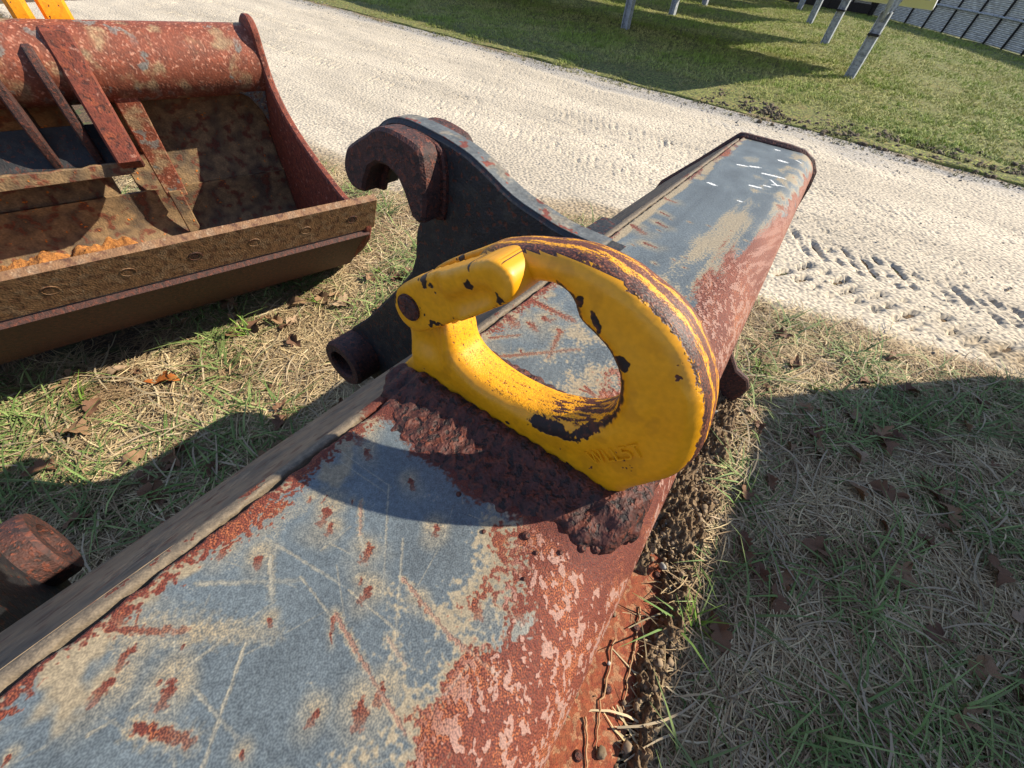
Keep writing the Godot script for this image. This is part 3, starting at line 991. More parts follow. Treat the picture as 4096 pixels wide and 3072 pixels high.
func torque_tube(b: Node3D) -> void:
	var ps := tube_profile()
	var p: Array = ps[0]
	var s: Array = ps[1]
	var wob := fnoise(301, 3.0, 4)
	var dent := fnoise(302, 1.3, 3)
	var wv := PackedVector3Array()
	for j in 121:
		var t := lerpf(-4.9, 6.14, j / 120.0)
		for i in 11:
			wv.append(Vector3(p[i].x + 0.006 * dent.get_noise_2d(t, i * 0.3), p[i].y, -t) * U)
	obj("side_wall", grid_mesh(wv, 11, 121, PackedVector2Array(), PackedColorArray(), false, true), M.dusty_wall, b)
	for part in [[-4.9, -0.55, 20, true], [-0.55, 1.05, 220, true], [1.05, 6.14, 170, false]]:
		var t0: float = part[0]
		var t1: float = part[1]
		var nt: int = part[2]
		var v := PackedVector3Array()
		var uv := PackedVector2Array()
		for j in nt + 1:
			var t := lerpf(t0, t1, float(j) / nt)
			for i in range(10, p.size()):
				var q: Vector2 = p[i]
				var k := 0.0
				if i >= 15 and i <= 22:
					k = 0.010 * wob.get_noise_2d(t * 4.0, i * 0.06) + 0.006 * dent.get_noise_2d(t, 9.0)
				var up := 0.004 * dent.get_noise_2d(q.x * 1.5, t) if i > 22 else 0.002 * wob.get_noise_2d(t * 3.0, i * 0.4)
				v.append(Vector3(q.x + k, q.y + up, -t) * U)
				uv.append(Vector2((clampf(s[i], -0.945, 0.745) + 0.95) / 1.70, (t + 0.55) / 1.60 if part[3] else (t - 1.05) / 5.09))
		var mesh := grid_mesh(v, p.size() - 10, nt + 1, uv, PackedColorArray(), true, true)
		if t0 < -4.0:
			obj("torque_tube", mesh, M.grey_paint, b)
		elif part[3]:
			obj("torque_tube", mesh, tube_material(-0.55, 1.05, 1190, 1120, 1), b).set_meta("label", "scratched blue grey top plate section with the hook on it")
		else:
			obj("torque_tube", mesh, tube_material(1.05, 6.14, 512, 900, 2), b).set_meta("label", "far section of the top plate with white paint scuffs")

func ear(b: Node3D, off: float, k: int) -> void:
	var side := curve2([Vector2(-0.60, 0.0), Vector2(-0.93, 0.01), Vector2(-1.10, 0.035), Vector2(-1.346, 0.09), Vector2(-1.571, 0.185), Vector2(-1.74, 0.243), Vector2(-2.0, 0.285), Vector2(-2.275, 0.298), Vector2(-2.46, 0.235), Vector2(-2.6, 0.10), Vector2(-2.66, -0.05), Vector2(-2.60, -0.15)], 3)
	var poly := PackedVector2Array(side)
	poly.append_array([Vector2(-2.52, -0.18), Vector2(-2.46, -0.07), Vector2(-2.38, 0.02), Vector2(-2.28, 0.055), Vector2(-2.17, 0.03), Vector2(-2.10, -0.07), Vector2(-2.10, -0.20), Vector2(-2.20, -0.44), Vector2(-2.235, -0.68), Vector2(-2.30, -0.84), Vector2(-2.54, -1.14), Vector2(-3.07, -1.74), Vector2(-3.40, -2.05), Vector2(-3.60, -2.35), Vector2(-3.52, -2.62), Vector2(-3.30, -2.75), Vector2(-2.5, -2.95), Vector2(-1.8, -2.9), Vector2(-1.05, -2.0), Vector2(-1.0, -1.0), Vector2(-0.86, -0.2), Vector2(-0.62, -0.14)])
	var e := obj("ear", plate(poly, -2.24 - off, -2.06 - off, 0.022), M.black_paint, b)
	# the worn top edge of the plate
	var ln := side.size()
	obj("worn_edge", sheet(PackedVector2Array(side.slice(1, ln - 6)), -0.008, -2.222 - off, -2.082 - off, Basis.IDENTITY), M.worn_grey, e)
	var pad_top := curve2([Vector2(-1.90, 0.20), Vector2(-1.96, 0.252), Vector2(-2.156, 0.285), Vector2(-2.30, 0.268), Vector2(-2.42, 0.20), Vector2(-2.56, 0.12), Vector2(-2.65, 0.05), Vector2(-2.70, -0.08), Vector2(-2.64, -0.19), Vector2(-2.52, -0.19)], 3)
	var pad := PackedVector2Array(pad_top)
	pad.append_array([Vector2(-2.48, -0.10), Vector2(-2.41, 0.005), Vector2(-2.33, 0.055), Vector2(-2.23, 0.06), Vector2(-2.14, 0.02), Vector2(-2.085, -0.07), Vector2(-2.05, -0.16), Vector2(-2.03, -0.215), Vector2(-1.98, -0.235), Vector2(-1.915, -0.215), Vector2(-1.892, -0.10), Vector2(-1.885, 0.08)])
	obj("hook_pad", plate(pad, -2.045 - off, -1.87 - off, 0.02), M.maroon, e)
	obj("hook_pad", plate(pad, -2.40 - off, -2.25 - off, 0.02), M.maroon, e)
	var mid := PackedVector2Array()
	for q in pad:
		mid.append(Vector2(-2.28, 0.03) + (q - Vector2(-2.28, 0.03)) * Vector2(1.0, 1.0) + Vector2(0.04, -0.012))
	obj("backing_pad", plate(mid, -2.075 - off, -2.02 - off, 0.012), M.dark_rust, e)
	# the pin boss at the foot
	var at := Vector3(-3.28, -2.36, -1.75 - off) * U
	var bs := obj("pin_boss", lathe([Vector2(0.17, -0.65), Vector2(0.28, -0.65), Vector2(0.30, -0.62), Vector2(0.30, -0.04), Vector2(0.275, 0.0), Vector2(0.185, 0.0), Vector2(0.17, -0.03), Vector2(0.17, -0.65)].map(func(p): return p * U), Basis.IDENTITY, at, 36), M.maroon, e)
	if k == 1:
		bs.set_meta("label", "pin boss with worn brown top in the near corner")
	# a gusset from the plate down to the tube
	if k == 0:
		obj("gusset", plate(PackedVector2Array([Vector2(-0.76, -0.02), Vector2(-0.93, -0.045), Vector2(-0.99, -0.22), Vector2(-0.85, -0.2)]), -2.62 - off, -2.25 - off, 0.015), M.black_paint, e)

# ------------------------------------------------------------------ lifting hook

const OUTER := [Vector2(-0.80, -0.05), Vector2(-0.765, 0.09), Vector2(-0.757, 0.20), Vector2(-0.79, 0.28), Vector2(-0.785, 0.345), Vector2(-0.70, 0.40), Vector2(-0.62, 0.36), Vector2(-0.585, 0.37)]
var outer: PackedVector2Array
var inner: PackedVector2Array

func lifting_hook(b: Node3D) -> void:
	# outline of the C in the plane across the tube: (across, above the plate)
	outer = curve2([Vector2(-0.815, -0.06), Vector2(-0.780, 0.06), Vector2(-0.785, 0.14), Vector2(-0.812, 0.22), Vector2(-0.795, 0.30), Vector2(-0.72, 0.345), Vector2(-0.635, 0.325), Vector2(-0.598, 0.275), Vector2(-0.572, 0.20), Vector2(-0.505, 0.162), Vector2(-0.428, 0.148), Vector2(-0.311, 0.153), Vector2(-0.221, 0.180), Vector2(-0.142, 0.222), Vector2(-0.096, 0.275), Vector2(-0.083, 0.335), Vector2(-0.090, 0.390), Vector2(-0.113, 0.440), Vector2(-0.160, 0.480), Vector2(-0.228, 0.506), Vector2(-0.248, 0.532), Vector2(-0.268, 0.552), Vector2(-0.312, 0.560), Vector2(-0.373, 0.536), Vector2(-0.42, 0.515), Vector2(-0.49, 0.505), Vector2(-0.525, 0.530), Vector2(-0.485, 0.572), Vector2(-0.373, 0.614), Vector2(-0.287, 0.636), Vector2(-0.203, 0.638), Vector2(-0.114, 0.616), Vector2(-0.034, 0.582), Vector2(0.033, 0.522), Vector2(0.078, 0.462), Vector2(0.112, 0.380), Vector2(0.128, 0.300), Vector2(0.118, 0.215), Vector2(0.075, 0.125), Vector2(0.045, 0.06), Vector2(0.05, -0.06), Vector2(-0.3, -0.06)], 3, true)
	var cell := 0.0105
	var lo := Vector3(-0.86, -0.075, -0.90)
	var n := Vector3i(97, 76, 29)
	var f := PackedFloat32Array()
	f.resize(n.x * n.y * n.z)
	var lump := fnoise(401, 9.0, 2)
	for j in n.y:
		for i in n.x:
			var p := Vector2(lo.x + i * cell, lo.y + j * cell)
			var d := poly_dist(p, outer).x
			# half thickness: full in the bow, thinner at the latch lug and the tip
			var ht := 0.080
			ht = lerpf(ht, 0.055, sst(-0.60, -0.66, p.x) * sst(0.10, 0.18, p.y))
			ht = lerpf(ht, 0.066, sst(-0.28, -0.44, p.x) * sst(0.46, 0.54, p.y))
			ht = lerpf(ht, 0.068, sst(0.05, -0.25, p.x) * sst(0.42, 0.55, p.y))
			ht -= 0.006 * sst(-0.06, -0.12, d)             # the web is a little hollow
			var ro := Vector2(-0.22, 0.40)
			var up := sst(0.30, 0.45, p.y - p.x * 0.25)
			var r := lerpf(0.044, 0.036, up)
			for k in n.z:
				var z := lo.z + k * cell + 0.728
				var q := Vector2(d + r, absf(z) - ht + r)
				var v := minf(maxf(q.x, q.y), 0.0) + Vector2(maxf(q.x, 0), maxf(q.y, 0)).length() - r
				# the forged bead round the throat
				if absf(d) < 0.02:
					v -= 0.004 * cos(clampf(z / 0.035, -PI, PI))
				f[i + j * n.x + k * n.x * n.y] = v + 0.0022 * lump.get_noise_3d(p.x, p.y, z)
	var vt := nets(lo, cell, n, f)
	var h := hook_mesh(vt, b)
	h.set_meta("label", "yellow lifting hook with worn rusty rim, welded upright on the plate")

	# latch: two cheeks round the lug joined along the top
	var lat0 := curve2([Vector2(-0.722, 0.395), Vector2(-0.738, 0.345), Vector2(-0.716, 0.298), Vector2(-0.675, 0.283), Vector2(-0.630, 0.298), Vector2(-0.501, 0.405), Vector2(-0.390, 0.505), Vector2(-0.344, 0.550), Vector2(-0.338, 0.585), Vector2(-0.352, 0.612), Vector2(-0.385, 0.624), Vector2(-0.425, 0.610), Vector2(-0.483, 0.572), Vector2(-0.561, 0.520), Vector2(-0.66, 0.452)], 3, true)
	var lat := PackedVector2Array()
	for q in lat0:
		lat.append(Vector2(q.x * 1.058, 1.0 - (1.0 - q.y) * 1.058))
	cell = 0.009
	lo = Vector3(-0.83, 0.19, -0.95)
	n = Vector3i(58, 52, 44)
	f = PackedFloat32Array()
	f.resize(n.x * n.y * n.z)
	for j in n.y:
		for i in n.x:
			var p := Vector2(lo.x + i * cell, lo.y + j * cell)
			var d := poly_dist(p, lat).x
			# the raised grip towards the tip, and its long hollow
			var ax := (p - Vector2(-0.715, 0.307)).dot(Vector2(0.80, 0.60))
			var ay := (p - Vector2(-0.715, 0.307)).dot(Vector2(-0.60, 0.80))
			var bulge := sst(0.17, 0.24, ax)
			var dip := sst(0.045, 0.0, absf(ay + 0.012)) * bulge * sst(0.40, 0.34, ax)
			for k in n.z:
				var zs := lo.z + k * cell + 0.728
				var z := absf(zs)
				var ht := (0.108 if zs > 0.0 else 0.088) + 0.028 * bulge * sst(0.105, 0.06, ay) - 0.024 * dip
				var q := Vector2(d + 0.016, z - ht + 0.016)
				var v := minf(maxf(q.x, q.y), 0.0) + Vector2(maxf(q.x, 0), maxf(q.y, 0)).length() - 0.016
				# hollow from below, and a slot along the top between the cheeks
				if zs < 0.0:
					v = maxf(v, ax - 0.26)
				if ax < 0.30:
					v = maxf(v, -maxf(z - 0.064, ay - 0.030))
				if ay > 0.03:
					v = maxf(v, -maxf(maxf(z - 0.048, 0.040 - ay), maxf(ax - 0.36, -ax - 0.02)))
				f[i + j * n.x + k * n.x * n.y] = v
	vt = nets(lo, cell, n, f)
	for i in vt[0].size():
		vt[0][i] *= U
	var luv := PackedVector2Array()
	for q in vt[0]:
		luv.append(Vector2((q.x / U + 0.85) / 0.6, (q.y / U - 0.15) / 0.6))
	obj("latch", smooth_mesh(vt[0], vt[1], luv, PackedColorArray(), true), latch_paint(lat), h)
	var pin := [Vector2(0.0, 0.0), Vector2(0.033, 0.0), Vector2(0.037, -0.004), Vector2(0.041, -0.004), Vector2(0.041, -0.28)]
	obj("latch_pin", lathe(pin.map(func(p): return p * U), Basis.IDENTITY, Vector3(-0.708, 0.330, -0.609) * U, 24), M.dark_rust, h)

	# forged lettering on the face
	var tm := TextMesh.new()
	tm.text = "WLL5T"
	var sf := SystemFont.new()
	sf.font_names = PackedStringArray(["Droid Sans"])
	tm.font = sf
	tm.font_size = 64
	tm.pixel_size = 0.00018
	tm.depth = 0.0016
	tm.horizontal_alignment = HORIZONTAL_ALIGNMENT_CENTER
	var lt := obj("lettering", tm, M.hook_flat, h)
	lt.position = Vector3(-0.030, 0.200, -0.6492) * U
	lt.rotation.z = 0.92

	# weld beads along both sides of the foot and round its right end
	var beads := []
	var rr := RandomNumberGenerator.new()
	rr.seed = 5
	var strings := [
		[[Vector3(-0.79, -0.035, 0.63), Vector3(-0.68, -0.012, 0.63), Vector3(0.05, -0.005, 0.63)], 0.058],
		[[Vector3(-0.755, -0.035, 0.565), Vector3(0.02, -0.025, 0.565)], 0.050],
		[[Vector3(-0.70, -0.035, 0.505), Vector3(-0.14, -0.032, 0.505)], 0.044],
		[[Vector3(-0.62, -0.036, 0.455), Vector3(-0.22, -0.034, 0.455)], 0.042],
		[[Vector3(-0.10, -0.022, 0.53), Vector3(-0.01, -0.018, 0.535), Vector3(0.06, -0.035, 0.57), Vector3(0.10, -0.05, 0.64)], 0.036],
		[[Vector3(0.04, -0.01, 0.62), Vector3(0.065, -0.01, 0.70), Vector3(0.055, -0.01, 0.83)], 0.06],
		[[Vector3(-0.74, -0.02, 0.835), Vector3(0.05, -0.005, 0.835)], 0.06],
		[[Vector3(-0.70, -0.03, 0.90), Vector3(0.02, -0.03, 0.90)], 0.05]]
	for s in strings:
		for i in s[0].size() - 1:
			beads.append([s[0][i] * Vector3(1, 1, -1), s[0][i + 1] * Vector3(1, 1, -1), s[1]])
	cell = 0.0125
	lo = Vector3(-0.96, -0.11, -1.06)
	n = Vector3i(96, 24, 52)
	f = PackedFloat32Array()
	f.resize(n.x * n.y * n.z)
	var wn := fnoise(411, 8.0, 3)
	var wn2 := fnoise(412, 26.0, 2)
	for k in n.z:
		for i in n.x:
			for j in n.y:
				var p := lo + Vector3(i, j, k) * cell
				var v := 1.0
				for q in beads:
					var dd: float = seg_dist(p, q[0], q[1]) - q[2]
					var hm := maxf(0.03 - absf(v - dd), 0.0) / 0.03
					v = minf(v, dd) - hm * hm * 0.0075
				if v < 0.08:
					# crossing ripples where the weld pool set
					v += 0.0065 * wn.get_noise_3d(p.x, p.y, p.z) + 0.006 * wn2.get_noise_3d(p.x, p.y, p.z) + 0.0055 * sin(p.x * 120.0 + 18.0 * p.z + 3.0 * wn.get_noise_2d(p.x, p.z))
				f[i + j * n.x + k * n.x * n.y] = v
	vt = nets(lo, cell, n, f)
	for i in vt[0].size():
		vt[0][i] *= U
	obj("weld", smooth_mesh(vt[0], vt[1]), M.dark_rust, h)
	# spatter beads and pits on the plate
	for q in [[-0.115, 0.42, 0.012], [-0.07, 0.40, 0.006], [-0.02, 0.44, 0.007], [-0.21, 0.36, 0.006], [-0.33, 0.40, 0.008], [-0.06, 0.33, 0.005], [0.02, 0.49, 0.012], [0.05, 0.52, 0.016]]:
		var sp := SphereMesh.new()
		sp.radius = q[2] * U
		sp.height = q[2] * U * 1.6
		sp.radial_segments = 12
		sp.rings = 6
		var y := 0.0 if q[0] < -0.06 else -0.25 + sqrt(maxf(0.0625 - pow(q[0] + 0.06, 2.0), 0.0))
		obj("weld_spatter", sp, M.dark_rust, h).position = Vector3(q[0], y + 0.002, -q[1]) * U

func latch_paint(lat: PackedVector2Array) -> StandardMaterial3D:
	var w := 400
	var d := PackedByteArray(); d.resize(w * w * 3)
	var hg := PackedFloat32Array(); hg.resize(w * w)
	var n2 := fnoise(441, 10.0, 4)
	var n3 := fnoise(442, 45.0, 2)
	for y in w:
		for x in w:
			var p := Vector2(-0.85 + 0.6 * (x + 0.5) / w, 0.15 + 0.6 * (y + 0.5) / w)
			var dd := poly_dist(p, lat).x
			var b := n2.get_noise_2d(p.x, p.y)
			var f := n3.get_noise_2d(p.x, p.y)
			var edge := sst(-0.035, 0.0, dd) * 0.27
			var wear := sst(0.50, 0.54, b + 0.25 * f + edge)
			var col := Color(0.87, 0.60, 0.035) * (1.0 + 0.05 * f + 0.06 * b)
			col = col.lerp(Color(0.70, 0.46, 0.10), sst(0.0, 0.5, b) * 0.3)
			col = col.lerp(Color(0.13, 0.085, 0.08) * (1.0 + 0.4 * f), wear)
			put(d, (y * w + x) * 3, col)
			hg[y * w + x] = -0.5 * wear + 0.05 * f
	return mat(tex(w, w, d), bump(w, w, hg, 1.5), 0.45)

func hook_mesh(vt: Array, b: Node3D) -> MeshInstance3D:
	var v: PackedVector3Array = vt[0]
	var t: PackedInt32Array = vt[1]
	# split into the two faces (painted by position) and the rim (painted along the outline)
	var along := PackedFloat32Array()
	along.resize(v.size())
	for i in v.size():
		along[i] = poly_dist(Vector2(v[i].x, v[i].y), outer).y
	var fv := PackedVector3Array(); var fu := PackedVector2Array(); var fi := PackedInt32Array()
	var rv := PackedVector3Array(); var ru := PackedVector2Array(); var ri := PackedInt32Array()
	var fm := {}
	var rm := {}
	for i in range(0, t.size(), 3):
		var nn := (v[t[i + 2]] - v[t[i]]).cross(v[t[i + 1]] - v[t[i]]).normalized()
		var face := absf(nn.z) > 0.62
		var lo_a := minf(along[t[i]], minf(along[t[i + 1]], along[t[i + 2]]))
		var hi_a := maxf(along[t[i]], maxf(along[t[i + 1]], along[t[i + 2]]))
		for e in 3:
			var k := t[i + e]
			if face:
				if not fm.has(k):
					fm[k] = fv.size()
					fv.append(v[k])
					fu.append(Vector2((v[k].x + 0.9) / 1.1, (v[k].y + 0.1) / 0.85))
				fi.append(fm[k])
			else:
				var a := along[k]
				if hi_a - lo_a > 0.5 and a < 0.5:
					a += 1.0
				var key := Vector2i(k, 1 if a > 1.0 else 0)
				if not rm.has(key):
					rm[key] = rv.size()
					rv.append(v[k])
					ru.append(Vector2(a, (v[k].z + 0.728) / 0.22 + 0.5))
				ri.append(rm[key])
	# the normals of the whole surface, so that the seam does not show
	var nn := PackedVector3Array()
	nn.resize(v.size())
	for i in range(0, t.size(), 3):
		var fnrm := (v[t[i + 2]] - v[t[i]]).cross(v[t[i + 1]] - v[t[i]])
		for e in 3:
			nn[t[i + e]] += fnrm
	var fnn := PackedVector3Array(); fnn.resize(fv.size())
	for k in fm:
		fnn[fm[k]] = nn[k].normalized()
	var rnn := PackedVector3Array(); rnn.resize(rv.size())
	for k in rm:
		rnn[rm[k]] = nn[k.x].normalized()
	for i in fv.size():
		fv[i] *= U
	for i in rv.size():
		rv[i] *= U
	var am := ArrayMesh.new()
	for part in [[fv, fnn, fu, fi], [rv, rnn, ru, ri]]:
		var arr := []
		arr.resize(Mesh.ARRAY_MAX)
		arr[Mesh.ARRAY_VERTEX] = part[0]
		arr[Mesh.ARRAY_NORMAL] = part[1]
		arr[Mesh.ARRAY_TEX_UV] = part[2]
		arr[Mesh.ARRAY_INDEX] = part[3]
		var one := ArrayMesh.new()
		one.add_surface_from_arrays(Mesh.PRIMITIVE_TRIANGLES, arr)
		var st := SurfaceTool.new()
		st.create_from(one, 0)
		st.generate_tangents()
		st.commit(am)
	am.surface_set_material(0, hook_face())
	am.surface_set_material(1, hook_rim())
	return obj("lifting_hook", am, null, b)

func hook_face() -> StandardMaterial3D:
	var w := 1024
	var h := 800
	var d := PackedByteArray(); d.resize(w * h * 3)
	var hg := PackedFloat32Array(); hg.resize(w * h)
	var rg := PackedByteArray(); rg.resize(w * h)
	var n2 := fnoise(421, 9.0, 4)
	var n3 := fnoise(422, 40.0, 3)
	var n4 := fnoise(423, 2.2, 2)
	# distances on a coarse grid, read bilinearly
	var cw := 129
	var ch := 101
	var dist := PackedFloat32Array(); dist.resize(cw * ch)
	var arc := PackedFloat32Array(); arc.resize(cw * ch)
	for y in ch:
		for x in cw:
			var q := poly_dist(Vector2(-0.9 + 1.1 * x / (cw - 1), -0.1 + 0.85 * y / (ch - 1)), outer)
			dist[y * cw + x] = q.x
			arc[y * cw + x] = q.y
	var yellow := Color(0.87, 0.60, 0.035)
	var dark := Color(0.115, 0.07, 0.065)
	var brown := Color(0.25, 0.125, 0.085)
	# chips: centre, radii, turn
	var chips := [[-0.190, 0.535, 0.030, 0.011, -0.9], [-0.106, 0.470, 0.017, 0.017, 0.0], [-0.238, 0.552, 0.010, 0.020, -0.6], [-0.16, 0.035, 0.030, 0.008, -0.15], [-0.11, 0.022, 0.035, 0.007, -0.8], [-0.10, 0.43, 0.008, 0.006, 0.5], [-0.095, 0.40, 0.008, 0.005, 0.2], [-0.35, 0.06, 0.008, 0.009, 0.0], [-0.09, 0.37, 0.006, 0.009, 0.2], [-0.64, 0.02, 0.006, 0.006, 0], [-0.26, 0.26, 0.012, 0.006, 0.6], [-0.205, 0.150, 0.06, 0.022, 0.3], [-0.115, 0.225, 0.05, 0.022, 0.95]]
	for y in h:
		for x in w:
			var p := Vector2(-0.9 + 1.1 * (x + 0.5) / w, -0.1 + 0.85 * (y + 0.5) / h)
			var gx := (x + 0.5) / w * (cw - 1)
			var gy := (y + 0.5) / h * (ch - 1)
			var ix := mini(int(gx), cw - 2)
			var iy := mini(int(gy), ch - 2)
			var fx := gx - ix
			var fy := gy - iy
			var o := iy * cw + ix
			var dd := lerpf(lerpf(dist[o], dist[o + 1], fx), lerpf(dist[o + cw], dist[o + cw + 1], fx), fy)
			var ar := arc[o]
			var i := y * w + x
			var b := n2.get_noise_2d(p.x, p.y)
			var f := n3.get_noise_2d(p.x, p.y)
			var a := n4.get_noise_2d(p.x, p.y)
			var col := yellow * (1.0 + 0.05 * f + 0.05 * a)
			var hgt := 0.02 * f
			# worn rim: widest over the bow, gone at the latch lug
			var band := 0.0
			if ar > 0.60 and ar < 0.95:
				band = 0.0
				band *= 1.0 - 0.9 * sst(0.915, 0.95, ar)
			elif ar > 0.30 and ar < 0.52:
				band = 0.006 * sst(0.30, 0.33, ar)
			var wear := sst(0.004, -0.004, -dd - band + 0.004 * b + 0.004 * f - 0.012 if band > 0.0 else 1.0)
			for q in chips:
				var e := (p - Vector2(q[0], q[1])).rotated(-q[4])
				var k := (e / Vector2(q[2], q[3])).length() + 0.9 * b + 0.3 * f
				if k < 1.2:
					wear = maxf(wear, sst(1.08, 0.92, k))
			wear = maxf(wear, sst(0.70, 0.73, b + 0.35 * f + 0.2 * a))
			wear = maxf(wear, sst(0.010, -0.004, p.y - 0.0 + 0.020 * b + 0.012 * f) if p.x > -0.7 else 0.0)
			var stain := sst(0.085, 0.0, p.y + 0.05 * b) * 0.45 + sst(0.2, 0.55, b + a * 0.6) * 0.22
			col = col.lerp(Color(0.60, 0.40, 0.10), stain * (1.0 - wear))
			var un := dark.lerp(brown, sst(-0.15, 0.35, b + 0.8 * f))
			if absf(wear - 0.5) < 0.32 and f > 0.1:
				un = Color(0.62, 0.40, 0.16)
			col = col.lerp(un * (1.0 + 0.4 * f), wear)
			hgt += -0.55 * wear + 0.22 * wear * f
			put(d, i * 3, col)
			hg[i] = hgt
			rg[i] = int(255.0 * clampf(lerpf(0.42, 0.66, wear) + 0.06 * f, 0, 1))
	var m := mat(tex(w, h, d), bump(w, h, hg, 2.0), 1.0)
	m.roughness_texture = rough(w, h, rg)
	var flat := StandardMaterial3D.new()
	flat.albedo_color = yellow
	flat.roughness = 0.45
	M.hook_flat = flat
	return m

func hook_rim() -> StandardMaterial3D:
	var w := 2048
	var h := 160
	var d := PackedByteArray(); d.resize(w * h * 3)
	var hg := PackedFloat32Array(); hg.resize(w * h)
	var n1 := fnoise(431, 1.0, 4)
	var n2 := fnoise(432, 1.0, 3)
	var yellow := Color(0.87, 0.605, 0.05)
	for y in h:
		for x in w:
			var ar := (x + 0.5) / w
			var z := (y + 0.5) / h - 0.5                      # -0.37 .. 0.37 is the metal; + faces the camera
			var s := n1.get_noise_2d(ar * 46.0, z * 13.0)
			var f := n2.get_noise_2d(ar * 420.0, z * 55.0)
			var g := n2.get_noise_2d(ar * 160.0 + 50.0, z * 40.0)
			var rustc := Color(0.36, 0.18, 0.11).lerp(Color(0.17, 0.085, 0.07), sst(-0.2, 0.35, g + 0.5 * f + 2.4 * (z - 0.10)))
			rustc = rustc.lerp(Color(0.56, 0.33, 0.22), sst(0.15, 0.45, f + 0.4 * s))
			var paint := 0.0
			if ar > 0.60 and ar < 0.95:
				# bands of paint left along the bow, and the painted shoulder next to the face
				var on := sst(0.615, 0.66, ar) * (1.0 - sst(0.945, 0.965, ar))
				var z1 := z - 0.06 + 0.08 * s
				var z2 := z + 0.12 + 0.07 * s
				var keep := maxf(sst(0.048, 0.022, absf(z1) + 0.05 * f), sst(0.036, 0.012, absf(z2) + 0.045 * f))
				paint = keep * (1.0 - 0.6 * sst(0.84, 0.90, ar)) * sst(-0.42, -0.30, g + 0.3 * s)
				var shoulder := sst(-0.012, 0.012, absf(z) - 0.272 + 0.06 * s + 0.045 * g + 0.03 * f)
				paint = maxf(paint, shoulder)
				paint = lerpf(sst(-0.45, -0.35, g + 0.4 * f), paint, on)
			else:
				paint = sst(-0.62, -0.55, s + 0.35 * f - (0.62 * sst(0.265, 0.295, ar) * (1.0 - sst(0.37, 0.43, ar))))
				if g + 0.4 * f > 0.55:
					paint = 0.0
			var col := rustc.lerp(yellow * (1.0 + 0.12 * f + 0.10 * s), paint)
			put(d, (y * w + x) * 3, col * (1.0 + 0.12 * f))
			hg[y * w + x] = paint * 0.5 + 0.25 * f
	return mat(tex(w, h, d), bump(w, h, hg, 1.5), 0.58)

# ------------------------------------------------------------------ the bucket on the left

func bq(z: float, y: float) -> Vector2:
	var d := z * (0.905 if z < 0.0 else 0.93)
	if d < -2.7:
		d = -2.7 + (d + 2.7) * 0.7
	return Vector2(d, y * (0.92 if y < 0.0 else 1.03))

